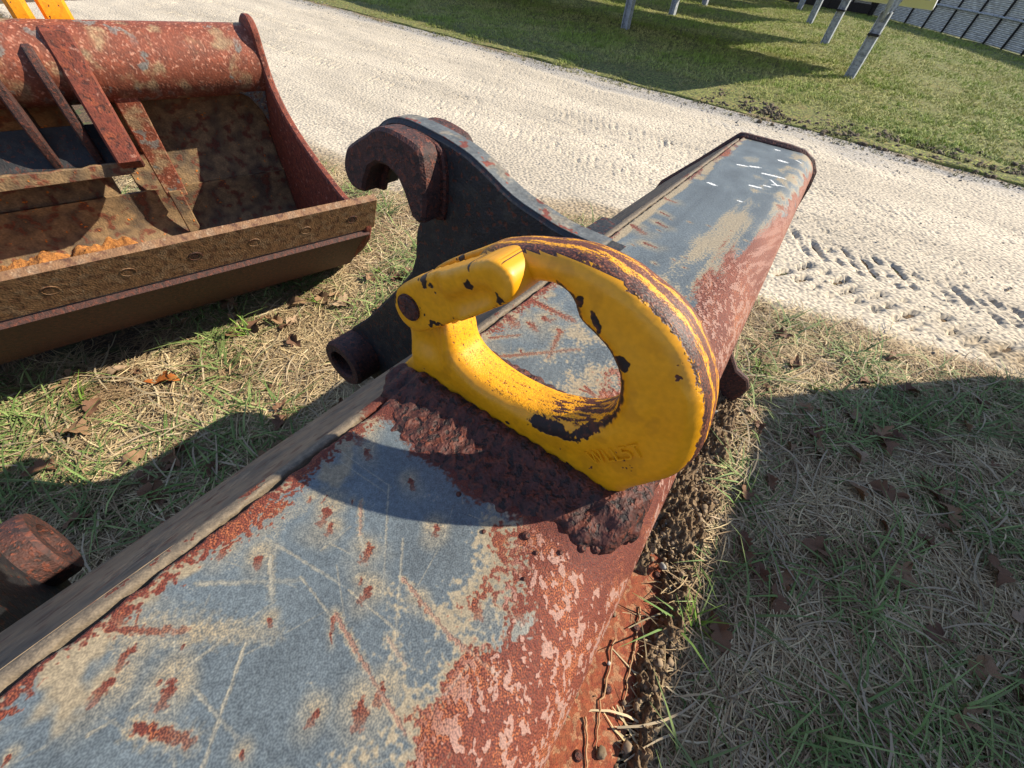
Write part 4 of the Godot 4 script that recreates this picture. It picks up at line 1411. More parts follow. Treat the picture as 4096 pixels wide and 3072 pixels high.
func left_bucket() -> void:
	var b := thing("ditching_bucket", "brown rusted grading bucket lying open with a bolted cutting edge", "excavator bucket", Transform3D(BB, OB))
	var L := -7.6
	var fr := Basis(Vector3(0, 0, 1), Vector3(0, 1, 0), Vector3(1, 0, 0))   # (z, y, x): profile across, swept along
	# the tube along its top
	var circ := PackedVector2Array()
	for i in 40:
		var a := TAU * i / 40.0
		circ.append(bq(-3.92, 1.32) + Vector2(cos(a) * 0.50, sin(a) * 0.50))
	obj("torque_tube", plate(circ, L, -0.05, 0.01, Transform3D(fr, Vector3.ZERO)), M.tube_rust, b)
	# shell: from the tube down the back, over the heel and up to the lip
	var prof := curve2([bq(-4.0, 0.85), bq(-4.42, 0.45), bq(-4.52, -0.1), bq(-4.38, -0.69)], 6)
	obj("back_shell", sheet(prof, -0.08, -2.72, -0.06, fr), M.shell_rust, b)
	obj("back_shell", sheet(prof, -0.08, L, -3.0, fr), M.shell_rust, b)
	var floor_ := curve2([bq(-4.36, -0.68), bq(-4.42, -1.3), bq(-4.15, -1.72), bq(-3.5, -1.76), bq(-1.5, -1.78), bq(-0.9, -1.52), bq(0.45, -0.36)], 5)
	obj("floor_plate", sheet(floor_, 0.05, L, -0.06, fr), M.shell_rust, b)
	# end plates with a concave free edge
	var ep := curve2([bq(0.62, 0.12), bq(0.0, 0.02), bq(-1.04, 0.20), bq(-2.0, 0.46), bq(-2.66, 0.76), bq(-3.02, 1.10), bq(-3.12, 1.50), bq(-3.12, 1.78), bq(-3.30, 1.92), bq(-3.55, 1.95), bq(-3.9, 1.90), bq(-4.4, 1.65), bq(-4.6, 1.0), bq(-4.66, -0.1), bq(-4.52, -0.7), bq(-4.56, -1.4), bq(-4.2, -1.82), bq(-3.5, -1.88), bq(-1.33, -1.88), bq(-0.8, -1.60), bq(0.55, -0.46)], 3, true)
	obj("end_plate", plate(ep, -0.06, 0.07, 0.03, Transform3D(fr, Vector3.ZERO)), M.red_rust, b)
	obj("end_plate", plate(ep, L - 0.10, L, 0.03, Transform3D(fr, Vector3.ZERO)), M.red_rust, b)
	# corner gusset between tube and end plate
	obj("corner_gusset", plate(PackedVector2Array([Vector2(-0.78, 0), Vector2(-0.06, 0), Vector2(-0.06, -0.95), Vector2(-0.18, -0.62), Vector2(-0.36, -0.30), Vector2(-0.60, -0.14)]), -0.05, 0.05, 0.015, Transform3D(Basis(Vector3(1, 0, 0), Vector3(0, 0.75, 0.5).normalized(), Vector3(0, -0.5, 0.75).normalized()), Vector3(0, 1.12, -2.96) * U)), M.grey_paint, b)
	# cutting edge on the underside of the lip, with countersunk bolts
	var out := Vector2(0.58, -0.33).normalized()
	var dn := Vector2(0.33, 0.58).normalized()
	var lip0 := bq(0.66, -0.19)
	var lip1 := bq(0.99, 0.39)
	var edge := obj("cutting_edge", sheet(PackedVector2Array([lip0, lip1]), 0.11, L - 0.1, 0.13, fr), M.worn_steel, b)
	obj("base_edge", sheet(PackedVector2Array([bq(-1.30, -1.84), bq(-0.85, -1.60), bq(0.63, -0.22)]), -0.08, L, 0.02, fr), M.maroon, b)
	for i in 10:
		var ax := -0.28 - 0.715 * i
		var p := (lip0 + lip1) / 2.0 + Vector2.ZERO
		var bx := Basis(Vector3(1, 0, 0), Vector3(0, dn.y, dn.x), Vector3(0, out.y, out.x))
		obj("bolt", lathe([Vector2(0.0, 0.003), Vector2(0.052, 0.002), Vector2(0.058, -0.012), Vector2(0.066, -0.012), Vector2(0.072, 0.005), Vector2(0.082, 0.003), Vector2(0.088, -0.008)].map(func(q): return q * U), bx, Vector3(ax, p.y, p.x) * U, 20), M.worn_steel if i % 3 else M.maroon, edge)
	# wear strap standing off the shell
	var strap := obj("wear_strap", sheet(PackedVector2Array([bq(-3.52, 0.98), bq(-3.72, 0.40), bq(-3.92, -0.75)]), 0.06, -2.36, -2.02, fr), M.tube_rust, b)
	obj("strap_end", sheet(PackedVector2Array([bq(-3.90, -0.62), bq(-3.98, -1.2), bq(-3.98, -1.84)]), 0.10, -2.32, -2.10, fr), M.shell_rust, strap)
	# the rib plates of the hitch, welded to the tube, with a trough between them
	for r in [[-2.66, 1.72, 0.10, 1.0]]:
		var rib := PackedVector2Array([bq(-3.55, 1.78), bq(-3.28, 1.74), bq(-2.70, 0.52), bq(-2.62, 0.26), bq(-2.85, 0.10), bq(-3.25, 0.0), bq(-4.1, 0.3), bq(-4.0, 0.9), bq(-3.5, 1.2)])
		var q := PackedVector2Array()
		for p in rib:
			q.append(bq(-3.5, 0.9) + (p - bq(-3.5, 0.9)) * r[3])
		obj("rib", plate(q, r[0] - r[2], r[0] + r[2] + 0.14, 0.03, Transform3D(fr, Vector3.ZERO)), M.red_rust, b)
	for r in [[-2.97, 1.0], [-3.50, 0.95], [-4.3, 1.0]]:
		var q := PackedVector2Array([bq(-3.40, 1.62), bq(-3.10, 1.60), bq(-2.92, 1.36), bq(-2.96, 1.15), bq(-2.92, 0.85), bq(-3.02, 0.40), bq(-3.3, 0.05), bq(-3.9, 0.0), bq(-4.1, 0.5), bq(-3.9, 1.0)])
		obj("rib", plate(q, r[0] - 0.06, r[0] + 0.06, 0.02, Transform3D(fr, Vector3.ZERO)), M.maroon, b)
	obj("trough", sheet(curve2([bq(-3.55, 0.62), bq(-3.42, 0.30), bq(-3.20, 0.12), bq(-2.86, 0.14)], 4), -0.07, -5.6, -2.55, fr), M.black_paint, b)
	var lipn := fnoise(44, 1.4, 3)
	var rag := PackedVector2Array()
	for i in 25:
		rag.append(Vector2(-5.6 + 3.0 * i / 24.0, 0.20 + 0.05 * lipn.get_noise_1d(i * 0.7)))
	for i in 25:
		rag.append(Vector2(-2.6 - 3.0 * i / 24.0, 0.02))
	obj("trough_lip", plate(rag, -2.62, -2.56, 0.01), M.shell_rust, b)
	# the yellow hitch hook behind the tube and the dark bar through it
	var st := SurfaceTool.new()
	st.begin(Mesh.PRIMITIVE_TRIANGLES)
	var horn := curve2([bq(-4.40, 1.5), bq(-4.05, 1.75), bq(-4.12, 2.2), bq(-4.35, 2.55), bq(-4.75, 2.72), bq(-5.15, 2.6), bq(-5.35, 2.3), bq(-5.2, 2.2), bq(-4.95, 2.35), bq(-4.7, 2.3), bq(-4.6, 2.0), bq(-4.75, 1.6)], 3, true)
	var k := obj("lifting_hook", plate(horn, -2.95, -2.72, 0.05, Transform3D(fr, Vector3.ZERO)), M.yellow, b)
	k.set_meta("label", "yellow lifting hook on the back of the tube")
	var horn2 := PackedVector2Array()
	for p in horn:
		horn2.append(p + Vector2(-0.30, -0.10))
	obj("hook_guard", plate(horn2, -2.62, -2.28, 0.04, Transform3D(fr, Vector3.ZERO)), M.yellow, k)
	obj("hitch_bar", tube([Vector3(-4.4, 2.16, -4.3) * U, Vector3(-2.05, 2.18, -4.3) * U], [0.026, 0.026], 16), M.black_paint, b)
	# orange grit that has gathered on the floor of the bucket
	var v := PackedVector3Array()
	var gn := fnoise(46, 2.2, 4)
	var g2 := fnoise(47, 11.0, 3)
	var nx := 110
	var nz := 40
	for j in nz:
		for i in nx:
			var x := -7.3 + 5.0 * i / (nx - 1)
			var z := -3.60 + 1.4 * j / (nz - 1)
			var y := -1.61 + 0.30 * sst(-2.35, -3.6, x) * (1.0 - sst(-3.6, -2.4, z)) + 0.16 * gn.get_noise_2d(x, z) + 0.035 * g2.get_noise_2d(x, z) - 0.10
			v.append(BB * (Vector3(x, y, z) * U) + OB)
	var dirt := obj("orange_grit", grid_mesh(v, nx, nz), patchy(181, 256, Color(0.60, 0.40, 0.20), 0.45, [{col = Color(0.46, 0.29, 0.15), freq = 0.05, at = 0.56, soft = 0.06}], 1.0, 6.0, 6.0))
	tag(dirt, "orange gritty dirt lying along the floor of the open bucket", "dirt", "", "stuff")

func third_bucket() -> void:
	# a taller bucket beside the first; only its shadow on the grass is in the picture
	var b := thing("trenching_bucket", "taller rusty bucket beside the grading bucket, shading the grass", "excavator bucket", Transform3D(Basis(Vector3(BA.x.x, 0, BA.x.z).normalized(), Vector3.UP, Vector3(BA.z.x, 0, BA.z.z).normalized()), Vector3(2.56, 0, -1.27)))
	var prof := curve2([Vector2(0.03, 1.22), Vector2(0.02, 0.6), Vector2(0.18, 0.14), Vector2(0.55, 0.02), Vector2(0.95, 0.06), Vector2(1.15, 0.22)], 5)
	obj("shell", sheet(PackedVector2Array(Array(prof).map(func(p): return p / U)), 0.1, 0.0, 12.0, Basis.IDENTITY), M.shell_rust, b)
	var ep := PackedVector2Array([Vector2(0.0, 1.25), Vector2(0.0, 0.5), Vector2(0.15, 0.1), Vector2(0.55, 0.0), Vector2(0.95, 0.03), Vector2(1.18, 0.22), Vector2(0.75, 0.7), Vector2(0.35, 1.25)])
	for z in [0.0, 2.4]:
		obj("end_plate", plate(ep, z - 0.012, z + 0.012, 0.004, Transform3D.IDENTITY, 1.0), M.red_rust, b)
	obj("torque_tube", box(Vector3(0.30, 0.25, 2.4), 0.02, Transform3D(Basis.IDENTITY, Vector3(0.17, 1.1, 1.2))), M.grey_paint, b)

# ------------------------------------------------------------------ soil, grass, leaves

func bucket_to_world(c: float, h: float, t: float) -> Vector3:
	return OA + BA * (Vector3(c, h, -t) * U)

func soil_at(p: Vector2) -> float:
	# how much the point lies in the strip of loose soil along the near bucket: 0..1
	var a := Vector2(0.80, -1.05)
	var b := Vector2(0.12, 0.30)
	var e := b - a
	var k := (p - a).dot(e) / e.length_squared()
	var off := (p - a - e * k).dot(Vector2(0.852, 0.523))
	var half := lerpf(0.14, 0.155, k)
	return (1.0 - sst(0.6, 1.0, absf(off + 0.02) / half)) * sst(-0.06, 0.06, k)

func soil_strip() -> void:
	var nx := 150
	var nz := 260
	var v := PackedVector3Array()
	var n1 := fnoise(501, 7.0, 3)
	var n2 := fnoise(502, 26.0, 3)
	var n3 := fnoise(503, 80.0, 2)
	var e := Vector2(0.4496, -0.8932)
	var x := Vector2(0.8932, 0.4496)
	for j in nz:
		for i in nx:
			var al := lerpf(-0.45, 1.35, float(j) / (nz - 1))
			var ac := lerpf(-0.36, 0.24, float(i) / (nx - 1))
			var p := Vector2(0.235, 0.06) + e * al + x * ac
			var m := soil_at(p)
			# the plate edge lies bare in a hollow of the strip
			var hollow := sst(-0.10, -0.05, ac) * 0.0
			var bare := (1.0 - sst(0.038, 0.075, absf(ac + 0.030 - 0.05 * sst(0.12, -0.12, al) - 0.025 * n1.get_noise_2d(al, 3.0)))) * (1.0 - sst(0.30, 0.46, al + 0.06 * n1.get_noise_2d(p.x, p.y)))
			var ridge := 0.5 - absf(n2.get_noise_2d(p.x, p.y))
			var y := -0.02 + m * (0.034 + 0.034 * n1.get_noise_2d(p.x, p.y) + 0.050 * ridge + 0.016 * n3.get_noise_2d(p.x, p.y))
			y -= bare * 0.09 + hollow
			v.append(Vector3(p.x, y, p.y))
	var s := obj("soil", grid_mesh(v, nx, nz, PackedVector2Array(), PackedColorArray(), false, true), M.soil)
	tag(s, "loose crumbly brown soil in a strip along the near bucket's foot", "soil", "", "stuff")
	# clods
	var clod := clump_mesh(3, 0.5)
	var spots := []
	var tints := []
	while spots.size() < 2600:
		var p := Vector2(rng.randf_range(-0.1, 1.05), rng.randf_range(-1.1, 0.35))
		if soil_at(p) * rng.randf() < 0.45:
			continue
		var rel := p - Vector2(0.235, 0.06)
		if absf(rel.dot(x) + 0.035) < 0.075 and rel.dot(e) < 0.40 and rng.randf() < 0.97:
			continue
		var r := 0.0018 + 0.010 * pow(rng.randf(), 5.0)
		spots.append(Transform3D(Basis.from_euler(Vector3(rng.randf() * 6, rng.randf() * 6, 0)).scaled(Vector3.ONE * r), Vector3(p.x, 0.0 + 0.030 * soil_at(p) * rng.randf_range(0.3, 1.0), p.y)))
		var g := rng.randf_range(0.6, 1.25)
		tints.append(Color(0.25, 0.18, 0.11) * g if rng.randf() < 0.93 else Color(0.36, 0.34, 0.30) * g)
	tag(scatter("soil_clods", clod, M.stone, spots, tints), "small clods and pebbles strewn over the loose soil strip", "soil", "", "stuff")
	# dry roots over the bare plate edge
	var roots := [[Vector3(1.00, -3.86, 2.25), Vector3(1.12, -3.84, 1.85), Vector3(1.16, -3.85, 1.55), Vector3(1.24, -3.88, 1.25)], [Vector3(0.88, -3.84, 1.75), Vector3(1.0, -3.83, 1.3), Vector3(1.02, -3.83, 1.1), Vector3(1.14, -3.85, 0.8)], [Vector3(1.12, -3.84, 1.78), Vector3(1.28, -3.86, 1.62)], [Vector3(0.92, -3.84, 0.95), Vector3(1.08, -3.83, 0.7), Vector3(1.16, -3.85, 0.5)], [Vector3(0.95, -3.84, 0.4), Vector3(1.05, -3.84, 0.3), Vector3(1.2, -3.86, 0.25)]]
	var wig := fnoise(77, 0.9, 2)
	var rootm := StandardMaterial3D.new()
	rootm.albedo_color = Color(0.66, 0.52, 0.38)
	rootm.roughness = 0.9
	var names_ := ["long pale dry root crossing the top of the bare rusty plate edge", "pale dry root curving beside the middle bolt of the plate edge", "short pale root branching off across the rusty plate edge", "pale dry root low on the rusty plate edge near the grass", "pale root at the bottom of the bare rusty plate edge"]
	for i in roots.size():
		var flat := []
		for q in roots[i]:
			flat.append(Vector2(q.x, q.z))
		var line := curve2(flat, 6)
		var path := []
		var rr := []
		for k in line.size():
			var c := line[k].x + 0.030 * wig.get_noise_2d(k * 0.5, i * 7.0)
			var tt := line[k].y
			path.append(bucket_to_world(c, -4.014 - 0.17 * (c - 0.95) + 0.012 * wig.get_noise_2d(k * 0.4, 50.0 + i), tt))
			rr.append(0.0024 * (1.0 - 0.6 * k / line.size()) * (1.0 + 0.5 * wig.get_noise_2d(k * 0.9, 90.0)))
		tag(obj("dry_root", tube(path, rr, 7), rootm), names_[i], "root", "dry roots on the plate edge")

func clump_mesh(sd: int, amt: float) -> ArrayMesh:
	var n := fnoise(sd, 1.3, 3)
	var v := PackedVector3Array()
	var rings := 5
	var segs := 7
	for j in rings + 1:
		for i in segs + 1:
			var th := PI * j / rings
			var ph := TAU * (i % segs) / segs
			var p := Vector3(sin(th) * cos(ph), cos(th), sin(th) * sin(ph))
			v.append(p * (1.0 + amt * 2.0 * n.get_noise_3dv(p * 1.3)) * Vector3(1, 0.8, 0.9))
	var st := SurfaceTool.new()
	st.create_from(grid_mesh(v, segs + 1, rings + 1, PackedVector2Array(), PackedColorArray(), false, true), 0)
	st.deindex()
	st.set_smooth_group(-1)
	st.generate_normals()
	return st.commit()

func scatter(called: String, mesh: Mesh, m: Material, xfs: Array, tints: Array) -> MultiMeshInstance3D:
	var mm := MultiMesh.new()
	mm.transform_format = MultiMesh.TRANSFORM_3D
	mm.use_colors = true
	mm.mesh = mesh
	mm.instance_count = xfs.size()
	for i in xfs.size():
		mm.set_instance_transform(i, xfs[i])
		mm.set_instance_color(i, tints[i])
	var o := MultiMeshInstance3D.new()
	o.name = numbered(called)
	o.multimesh = mm
	o.material_override = m
	add_child(o, true)
	return o

# a bunch of blades; each blade a bent tapering strip. white, so that the copies bring the colour
func tuft(sd: int, count: int, hgt: float, wid: float, lean: float, spread: float, segs := 3) -> ArrayMesh:
	var r := RandomNumberGenerator.new()
	r.seed = sd
	var v := PackedVector3Array()
	var t := PackedInt32Array()
	var col := PackedColorArray()
	for b in count:
		var a := r.randf() * TAU
		var out := Vector3(cos(a), 0, sin(a))
		var root := Vector3(r.randf_range(-1, 1), 0, r.randf_range(-1, 1)) * spread
		var h := hgt * r.randf_range(0.5, 1.15)
		var ln := lean * r.randf_range(0.3, 1.3)
		var tw := r.randf_range(-0.6, 0.6)
		var side := Vector3(-sin(a + tw), 0, cos(a + tw))
		var g := r.randf_range(0.65, 1.2)
		var base := v.size()
		for s in segs + 1:
			var k := float(s) / segs
			var p := root + out * (ln * h * k * k) + Vector3(0, h * (k - 0.35 * lean * k * k), 0)
			if p.y < 0.002 and s > 0:
				p.y = 0.002
			var w := wid * (1.0 - pow(k, 1.8)) * 0.5 + 0.0002
			v.append(p - side * w)
			v.append(p + side * w)
			col.append(Color(g, g, g))
			col.append(Color(g, g, g))
			if s > 0:
				var q := base + s * 2
				t.append_array([q - 2, q - 1, q, q - 1, q + 1, q])
	return smooth_mesh(v, t, PackedVector2Array(), col)

# dead blades lying about, kinked and curled
func thatch(sd: int, count: int, length: float, wid: float, spread: float, height: float) -> ArrayMesh:
	var r := RandomNumberGenerator.new()
	r.seed = sd
	var v := PackedVector3Array()
	var t := PackedInt32Array()
	var col := PackedColorArray()
	for b in count:
		var a := r.randf() * TAU
		var p := Vector3(r.randf_range(-1, 1) * spread, r.randf_range(0.0, 1.0) * height, r.randf_range(-1, 1) * spread)
		var ln := length * r.randf_range(0.4, 1.3)
		var curl := r.randf_range(-0.9, 0.9)
		var rise := r.randf_range(-0.25, 0.35)
		var g := r.randf_range(0.55, 1.25)
		var c := Color(g, g * r.randf_range(0.93, 1.03), g * r.randf_range(0.85, 1.05))
		var base := v.size()
		for s in 5:
			var k := s / 4.0
			var d := Vector3(cos(a + curl * k), 0, sin(a + curl * k))
			var side := Vector3(-d.z, r.randf_range(-0.5, 0.5), d.x).normalized()
			var w := wid * (0.5 - 0.35 * absf(k - 0.35))
			var q := p + Vector3(0, maxf(-p.y + 0.001, rise * ln * (k - k * k * 1.1)), 0)
			v.append(q - side * w)
			v.append(q + side * w)
			col.append(c)
			col.append(c)
			if s > 0:
				var o := base + s * 2
				t.append_array([o - 2, o - 1, o, o - 1, o + 1, o])
			p += d * ln / 4.0
	return smooth_mesh(v, t, PackedVector2Array(), col)

const BARE := Vector2(-1.45, -0.87)

func near_ok(p: Vector2) -> float:
	# how freely grass may stand at p between the buckets: 0 on the road, the soil and under the buckets
	var q := ran(p)
	var k := 1.0 - sst(-0.12, 0.12, q.y - road_near(q.x))
	k *= 1.0 - soil_at(p)
	k *= sst(0.5, 1.3, ((p - BARE) / Vector2(0.26, 0.13)).length() + 0.25 * sin(p.x * 31.0) * sin(p.y * 27.0))
	var w := Vector3(p.x, 0.05, p.y) - OA
	var c := w.dot(BA.x) / U
	var t := -w.dot(BA.z) / U
	if c > -0.9 and c < 1.15 and t < 6.2:
		return 0.0
	var l := Vector3(p.x, 0.0, p.y) - OB
	var lx := l.dot(BB.x) / U
	var lz := l.dot(BB.z) / U
	if lx < 0.15 and lz < -1.2 and lz > -4.7:
		return 0.0
	return k

func undergrowth() -> void:
	var zone := fnoise(601, 1.1, 3)
	var zone2 := fnoise(602, 4.0, 3)
	# thatch of dead grass
	for kind in 3:
		var mesh := thatch(30 + kind, 18, 0.085, 0.0027, 0.055, 0.024)
		var xf := []
		var tint := []
		var tries := 0
		while xf.size() < 7000 and tries < 60000:
			tries += 1
			var p := Vector2(rng.randf_range(-2.6, 2.7), rng.randf_range(-2.6, 0.7))
			var k := near_ok(p)
			if rng.randf() > k * 1.3 or p.length() > 3.4:
				continue
			xf.append(Transform3D(Basis(Vector3.UP, rng.randf() * TAU).scaled(Vector3.ONE * rng.randf_range(0.7, 1.25)), Vector3(p.x, rng.randf_range(-0.008, 0.008), p.y)))
			var g := rng.randf_range(0.75, 1.2)
			var z := zone2.get_noise_2d(p.x, p.y)
			var cc := Color(0.60, 0.47, 0.27).lerp(Color(0.30, 0.20, 0.11), sst(-0.35, 0.45, z + rng.randf_range(-0.35, 0.35)))
			tint.append(cc * g)
		tag(scatter("dead_grass", mesh, M.straw, xf, tint), ["matted dead straw grass over the ground between the buckets", "tangled dry grass stems mixed through the near lawn", "curled pale dead grass blades lying on the near ground"][kind], "grass", "", "stuff")
	# long flattened stems and broad dead blades
	var longs := thatch(37, 6, 0.16, 0.0046, 0.07, 0.03)
	var lx := []
	var lt := []
	while lx.size() < 1100:
		var p := Vector2(rng.randf_range(-2.2, 2.3), rng.randf_range(-2.2, 0.6))
		if rng.randf() > near_ok(p):
			continue
		lx.append(Transform3D(Basis(Vector3.UP, rng.randf() * TAU).scaled(Vector3.ONE * rng.randf_range(0.5, 1.2)), Vector3(p.x, 0.006, p.y)))
		lt.append(Color(0.62, 0.50, 0.31) * rng.randf_range(0.55, 1.1))
	tag(scatter("long_dead_grass", longs, M.straw, lx, lt), "long pale flattened grass stems lying over the lawn by the buckets", "grass", "", "stuff")
	# living grass
	for kind in 3:
		var mesh: ArrayMesh = [tuft(41, 9, 0.075, 0.0045, 0.9, 0.018), tuft(42, 7, 0.11, 0.0058, 1.2, 0.02, 4), tuft(43, 8, 0.055, 0.0038, 1.3, 0.03)][kind]
		var xf := []
		var tint := []
		var tries := 0
		while xf.size() < [3600, 2000, 3800][kind] and tries < 60000:
			tries += 1
			var p := Vector2(rng.randf_range(-2.6, 2.7), rng.randf_range(-2.6, 0.7))
			var k := near_ok(p)
			var z := zone.get_noise_2d(p.x * 1.6, p.y * 1.6) + 0.6 * zone2.get_noise_2d(p.x, p.y)
			z += 0.14 if p.x < 0.0 else 0.08
			if rng.randf() > k or rng.randf() > sst(-0.05, 0.5, z) + 0.05:
				continue
			xf.append(Transform3D(Basis(Vector3.UP, rng.randf() * TAU).scaled(Vector3.ONE * rng.randf_range(0.6, 1.3)), Vector3(p.x, -0.004, p.y)))
			var g := rng.randf_range(0.7, 1.3)
			tint.append(Color(0.10, 0.175, 0.035).lerp(Color(0.24, 0.30, 0.10), rng.randf()) * g)
		tag(scatter("green_grass", mesh, M.blade, xf, tint), ["green grass tufts growing through the straw between the buckets", "long bent green grass blades beside the buckets", "short spreading green grass in the straw"][kind], "grass", "", "stuff")
	# bright clumps one can point to: where, how big
	var big := tuft(51, 16, 0.15, 0.0065, 0.85, 0.022, 5)
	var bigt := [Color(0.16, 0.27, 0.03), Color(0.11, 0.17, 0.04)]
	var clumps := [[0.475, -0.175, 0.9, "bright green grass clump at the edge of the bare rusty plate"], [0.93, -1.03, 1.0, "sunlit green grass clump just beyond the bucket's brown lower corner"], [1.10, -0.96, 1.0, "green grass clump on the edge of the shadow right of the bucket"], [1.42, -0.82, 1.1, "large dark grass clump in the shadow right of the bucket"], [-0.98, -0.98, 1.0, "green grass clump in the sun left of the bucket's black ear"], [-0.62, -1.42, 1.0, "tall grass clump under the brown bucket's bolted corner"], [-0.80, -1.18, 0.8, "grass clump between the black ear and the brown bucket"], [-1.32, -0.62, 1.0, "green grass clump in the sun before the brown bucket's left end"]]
	for q in clumps:
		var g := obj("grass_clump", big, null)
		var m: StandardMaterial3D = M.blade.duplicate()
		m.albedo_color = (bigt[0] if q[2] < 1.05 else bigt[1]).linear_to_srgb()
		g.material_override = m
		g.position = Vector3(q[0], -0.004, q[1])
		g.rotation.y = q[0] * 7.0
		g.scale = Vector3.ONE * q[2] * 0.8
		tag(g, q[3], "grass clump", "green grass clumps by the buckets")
	# meadow
	var blades := tuft(61, 6, 0.046, 0.006, 0.8, 0.02, 2)
	for kind in 2:
		var xf := []
		var tint := []
		while xf.size() < 42000:
			var a := rng.randf_range(-9.0, 9.0)
			var n := 4.55 + pow(rng.randf(), 1.5) * 13.0
			var p := RA * a + RN * n
			if p.x > 8.5 or p.y > -2.2 or p.x < -6.0:
				continue
			var z := zone.get_noise_2d(p.x * 0.7, p.y * 0.7) + 0.7 * zone2.get_noise_2d(p.x * 0.8, p.y * 0.8)
			var edge := sst(4.72, 5.7, n + 0.5 * z)
			if rng.randf() > 0.12 + 0.88 * edge:
				continue
			xf.append(Transform3D(Basis(Vector3.UP, rng.randf() * TAU).scaled(Vector3.ONE * rng.randf_range(0.5, 1.1) * (0.75 + 0.45 * edge + 0.2 * z)), Vector3(p.x, 0.0, p.y)))
			var g := rng.randf_range(0.7, 1.25)
			var cc := Color(0.34, 0.43, 0.07).lerp(Color(0.57, 0.53, 0.18), clampf(0.45 - 0.9 * z + 0.2 * (rng.randf() - 0.5), 0, 1))
			cc = cc.lerp(Color(0.27, 0.21, 0.115), (1.0 - edge) * 0.75)
			tint.append(cc * g)
		tag(scatter("meadow_grass", blades, M.blade, xf, tint), ["short sunlit green grass of the meadow under the solar tables", "yellowish short grass mixed through the meadow"][kind], "grass", "", "stuff")
	# stones of the road
	var peb := clump_mesh(9, 0.3)
	var xf := []
	var tint := []
	while xf.size() < 8000:
		var a := rng.randf_range(-8.5, 3.2)
		var n := rng.randf_range(1.2, 4.9)
		var near := road_near(a)
		if n < near - 0.15:
			continue
		var far := sst(4.15, 4.5, n)
		if rng.randf() > 0.35 + 0.65 * far:
			continue
		var p := RA * a + RN * n
		var r := (0.002 + 0.006 * pow(rng.randf(), 5.0)) * (1.0 + 0.7 * far)
		xf.append(Transform3D(Basis.from_euler(Vector3(rng.randf() * 6, rng.randf() * 6, 0)).scaled(Vector3.ONE * r), Vector3(p.x, 0.004, p.y)))
		var g := rng.randf_range(0.55, 1.15)
		tint.append((Color(0.42, 0.37, 0.29) if rng.randf() > 0.25 + 0.5 * far else Color(0.19, 0.19, 0.185)) * g)
	tag(scatter("road_pebbles", peb, M.stone, xf, tint), "small grey and pale stones strewn over the gravel road", "gravel", "", "stuff")
	# loose mud crumbs along the meadow's edge
	xf = []
	tint = []
	while xf.size() < 1500:
		var a := rng.randf_range(-1.4, 2.4)
		var n := 5.0 + 0.42 * (rng.randf() + rng.randf() - 1.0)
		if zone.get_noise_2d(a * 2.0, n * 3.0) < 0.0:
			continue
		var p := RA * a + RN * n
		xf.append(Transform3D(Basis.from_euler(Vector3(rng.randf() * 6, rng.randf() * 6, 0)).scaled(Vector3.ONE * (0.006 + 0.018 * pow(rng.randf(), 4.0))), Vector3(p.x, 0.012, p.y)))
		tint.append(Color(0.10, 0.075, 0.045) * rng.randf_range(0.6, 1.4))
	tag(scatter("mud_crumbs", peb, M.stone, xf, tint), "dark churned mud crumbs along the meadow's road edge", "mud", "", "stuff")

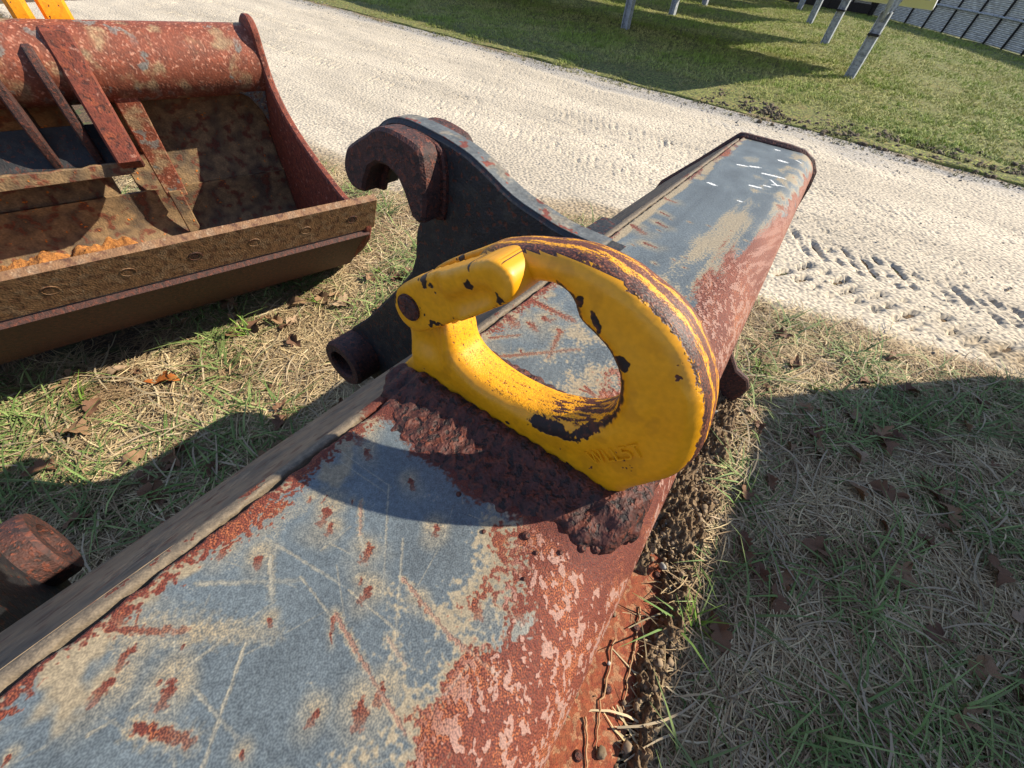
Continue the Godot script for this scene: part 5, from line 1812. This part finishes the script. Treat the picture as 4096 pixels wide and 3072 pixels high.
func leaf_mesh(sd: int) -> ArrayMesh:
	var r := RandomNumberGenerator.new()
	r.seed = sd
	# lobed oak outline along x, mirrored
	var half := [Vector2(0.0, 0.004), Vector2(0.10, 0.07), Vector2(0.20, 0.10), Vector2(0.27, 0.09), Vector2(0.34, 0.22), Vector2(0.44, 0.24), Vector2(0.47, 0.13), Vector2(0.56, 0.27), Vector2(0.68, 0.25), Vector2(0.70, 0.12), Vector2(0.80, 0.19), Vector2(0.92, 0.12), Vector2(1.0, 0.0)]
	var v := PackedVector3Array()
	var t := PackedInt32Array()
	var bend := r.randf_range(-0.35, 0.5)
	for s in [-1.0, 1.0]:
		var base := v.size()
		var fold := r.randf_range(0.1, 0.8)
		for p in half:
			var q: Vector2 = p + Vector2(r.randf_range(-0.02, 0.02), r.randf_range(-0.02, 0.02))
			q.y = maxf(q.y, 0.0)
			var y := bend * q.x * (1.0 - q.x) + fold * q.y + 0.08 * sin(q.x * 9.0 + sd)
			v.append(Vector3(p.x - 0.5, bend * p.x * (1.0 - p.x) , 0))
			v.append(Vector3(q.x - 0.5, y, s * q.y))
		for i in half.size() - 1:
			var a := base + i * 2
			t.append_array([a, a + 1, a + 2, a + 1, a + 3, a + 2] if s > 0 else [a, a + 2, a + 1, a + 1, a + 2, a + 3])
	return smooth_mesh(v, t)

func dead_leaves() -> void:
	var meshes := [leaf_mesh(1), leaf_mesh(2), leaf_mesh(3), leaf_mesh(4)]
	var mats := []
	for c in [Color(0.50, 0.36, 0.25), Color(0.60, 0.47, 0.34), Color(0.68, 0.57, 0.45), Color(0.44, 0.31, 0.22)]:
		mats.append(patchy(700 + mats.size(), 128, c, 0.4, [{col = c * 0.6, freq = 0.05, at = 0.6, soft = 0.08}], 0.8, 3.0, 14.0))
	var n := 0
	var tries := 0
	while n < 150 and tries < 5000:
		tries += 1
		var right := n % 5 < 3
		var p := Vector2(rng.randf_range(0.35, 1.9), rng.randf_range(-1.25, 0.35)) if right else Vector2(rng.randf_range(-1.5, -0.35), rng.randf_range(-1.5, -0.2))
		if near_ok(p) < 0.6:
			continue
		var tone := rng.randi() % 4
		var o := obj("oak_leaf", meshes[n % 4], mats[tone])
		var s := rng.randf_range(0.045, 0.105)
		o.transform = Transform3D(Basis.from_euler(Vector3(rng.randf_range(-0.4, 0.4), rng.randf() * TAU, rng.randf_range(-0.4, 0.4))).scaled(Vector3.ONE * s), Vector3(p.x, 0.030, p.y))
		tag(o, "%s lobed oak leaf, %s, lying in the grass %s" % [["dry brown", "light brown", "pale tan", "dark brown"][tone], "small" if s < 0.065 else ("medium sized" if s < 0.085 else "large"), "right of the near bucket" if right else "between the two buckets"], "leaf", "dead oak leaves right of the bucket" if right else "dead oak leaves between the buckets")
		n += 1
	var y := obj("maple_leaf", leaf_mesh(8), patchy(720, 128, Color(0.66, 0.38, 0.12), 0.3, [{col = Color(0.45, 0.24, 0.10), freq = 0.05, at = 0.6, soft = 0.08}], 0.8, 3.0, 14.0))
	y.transform = Transform3D(Basis(Vector3.UP, 0.3).scaled(Vector3.ONE * 0.095), Vector3(-1.13, 0.03, -0.72))
	tag(y, "single orange yellow leaf in the sunlit grass before the brown bucket", "leaf")
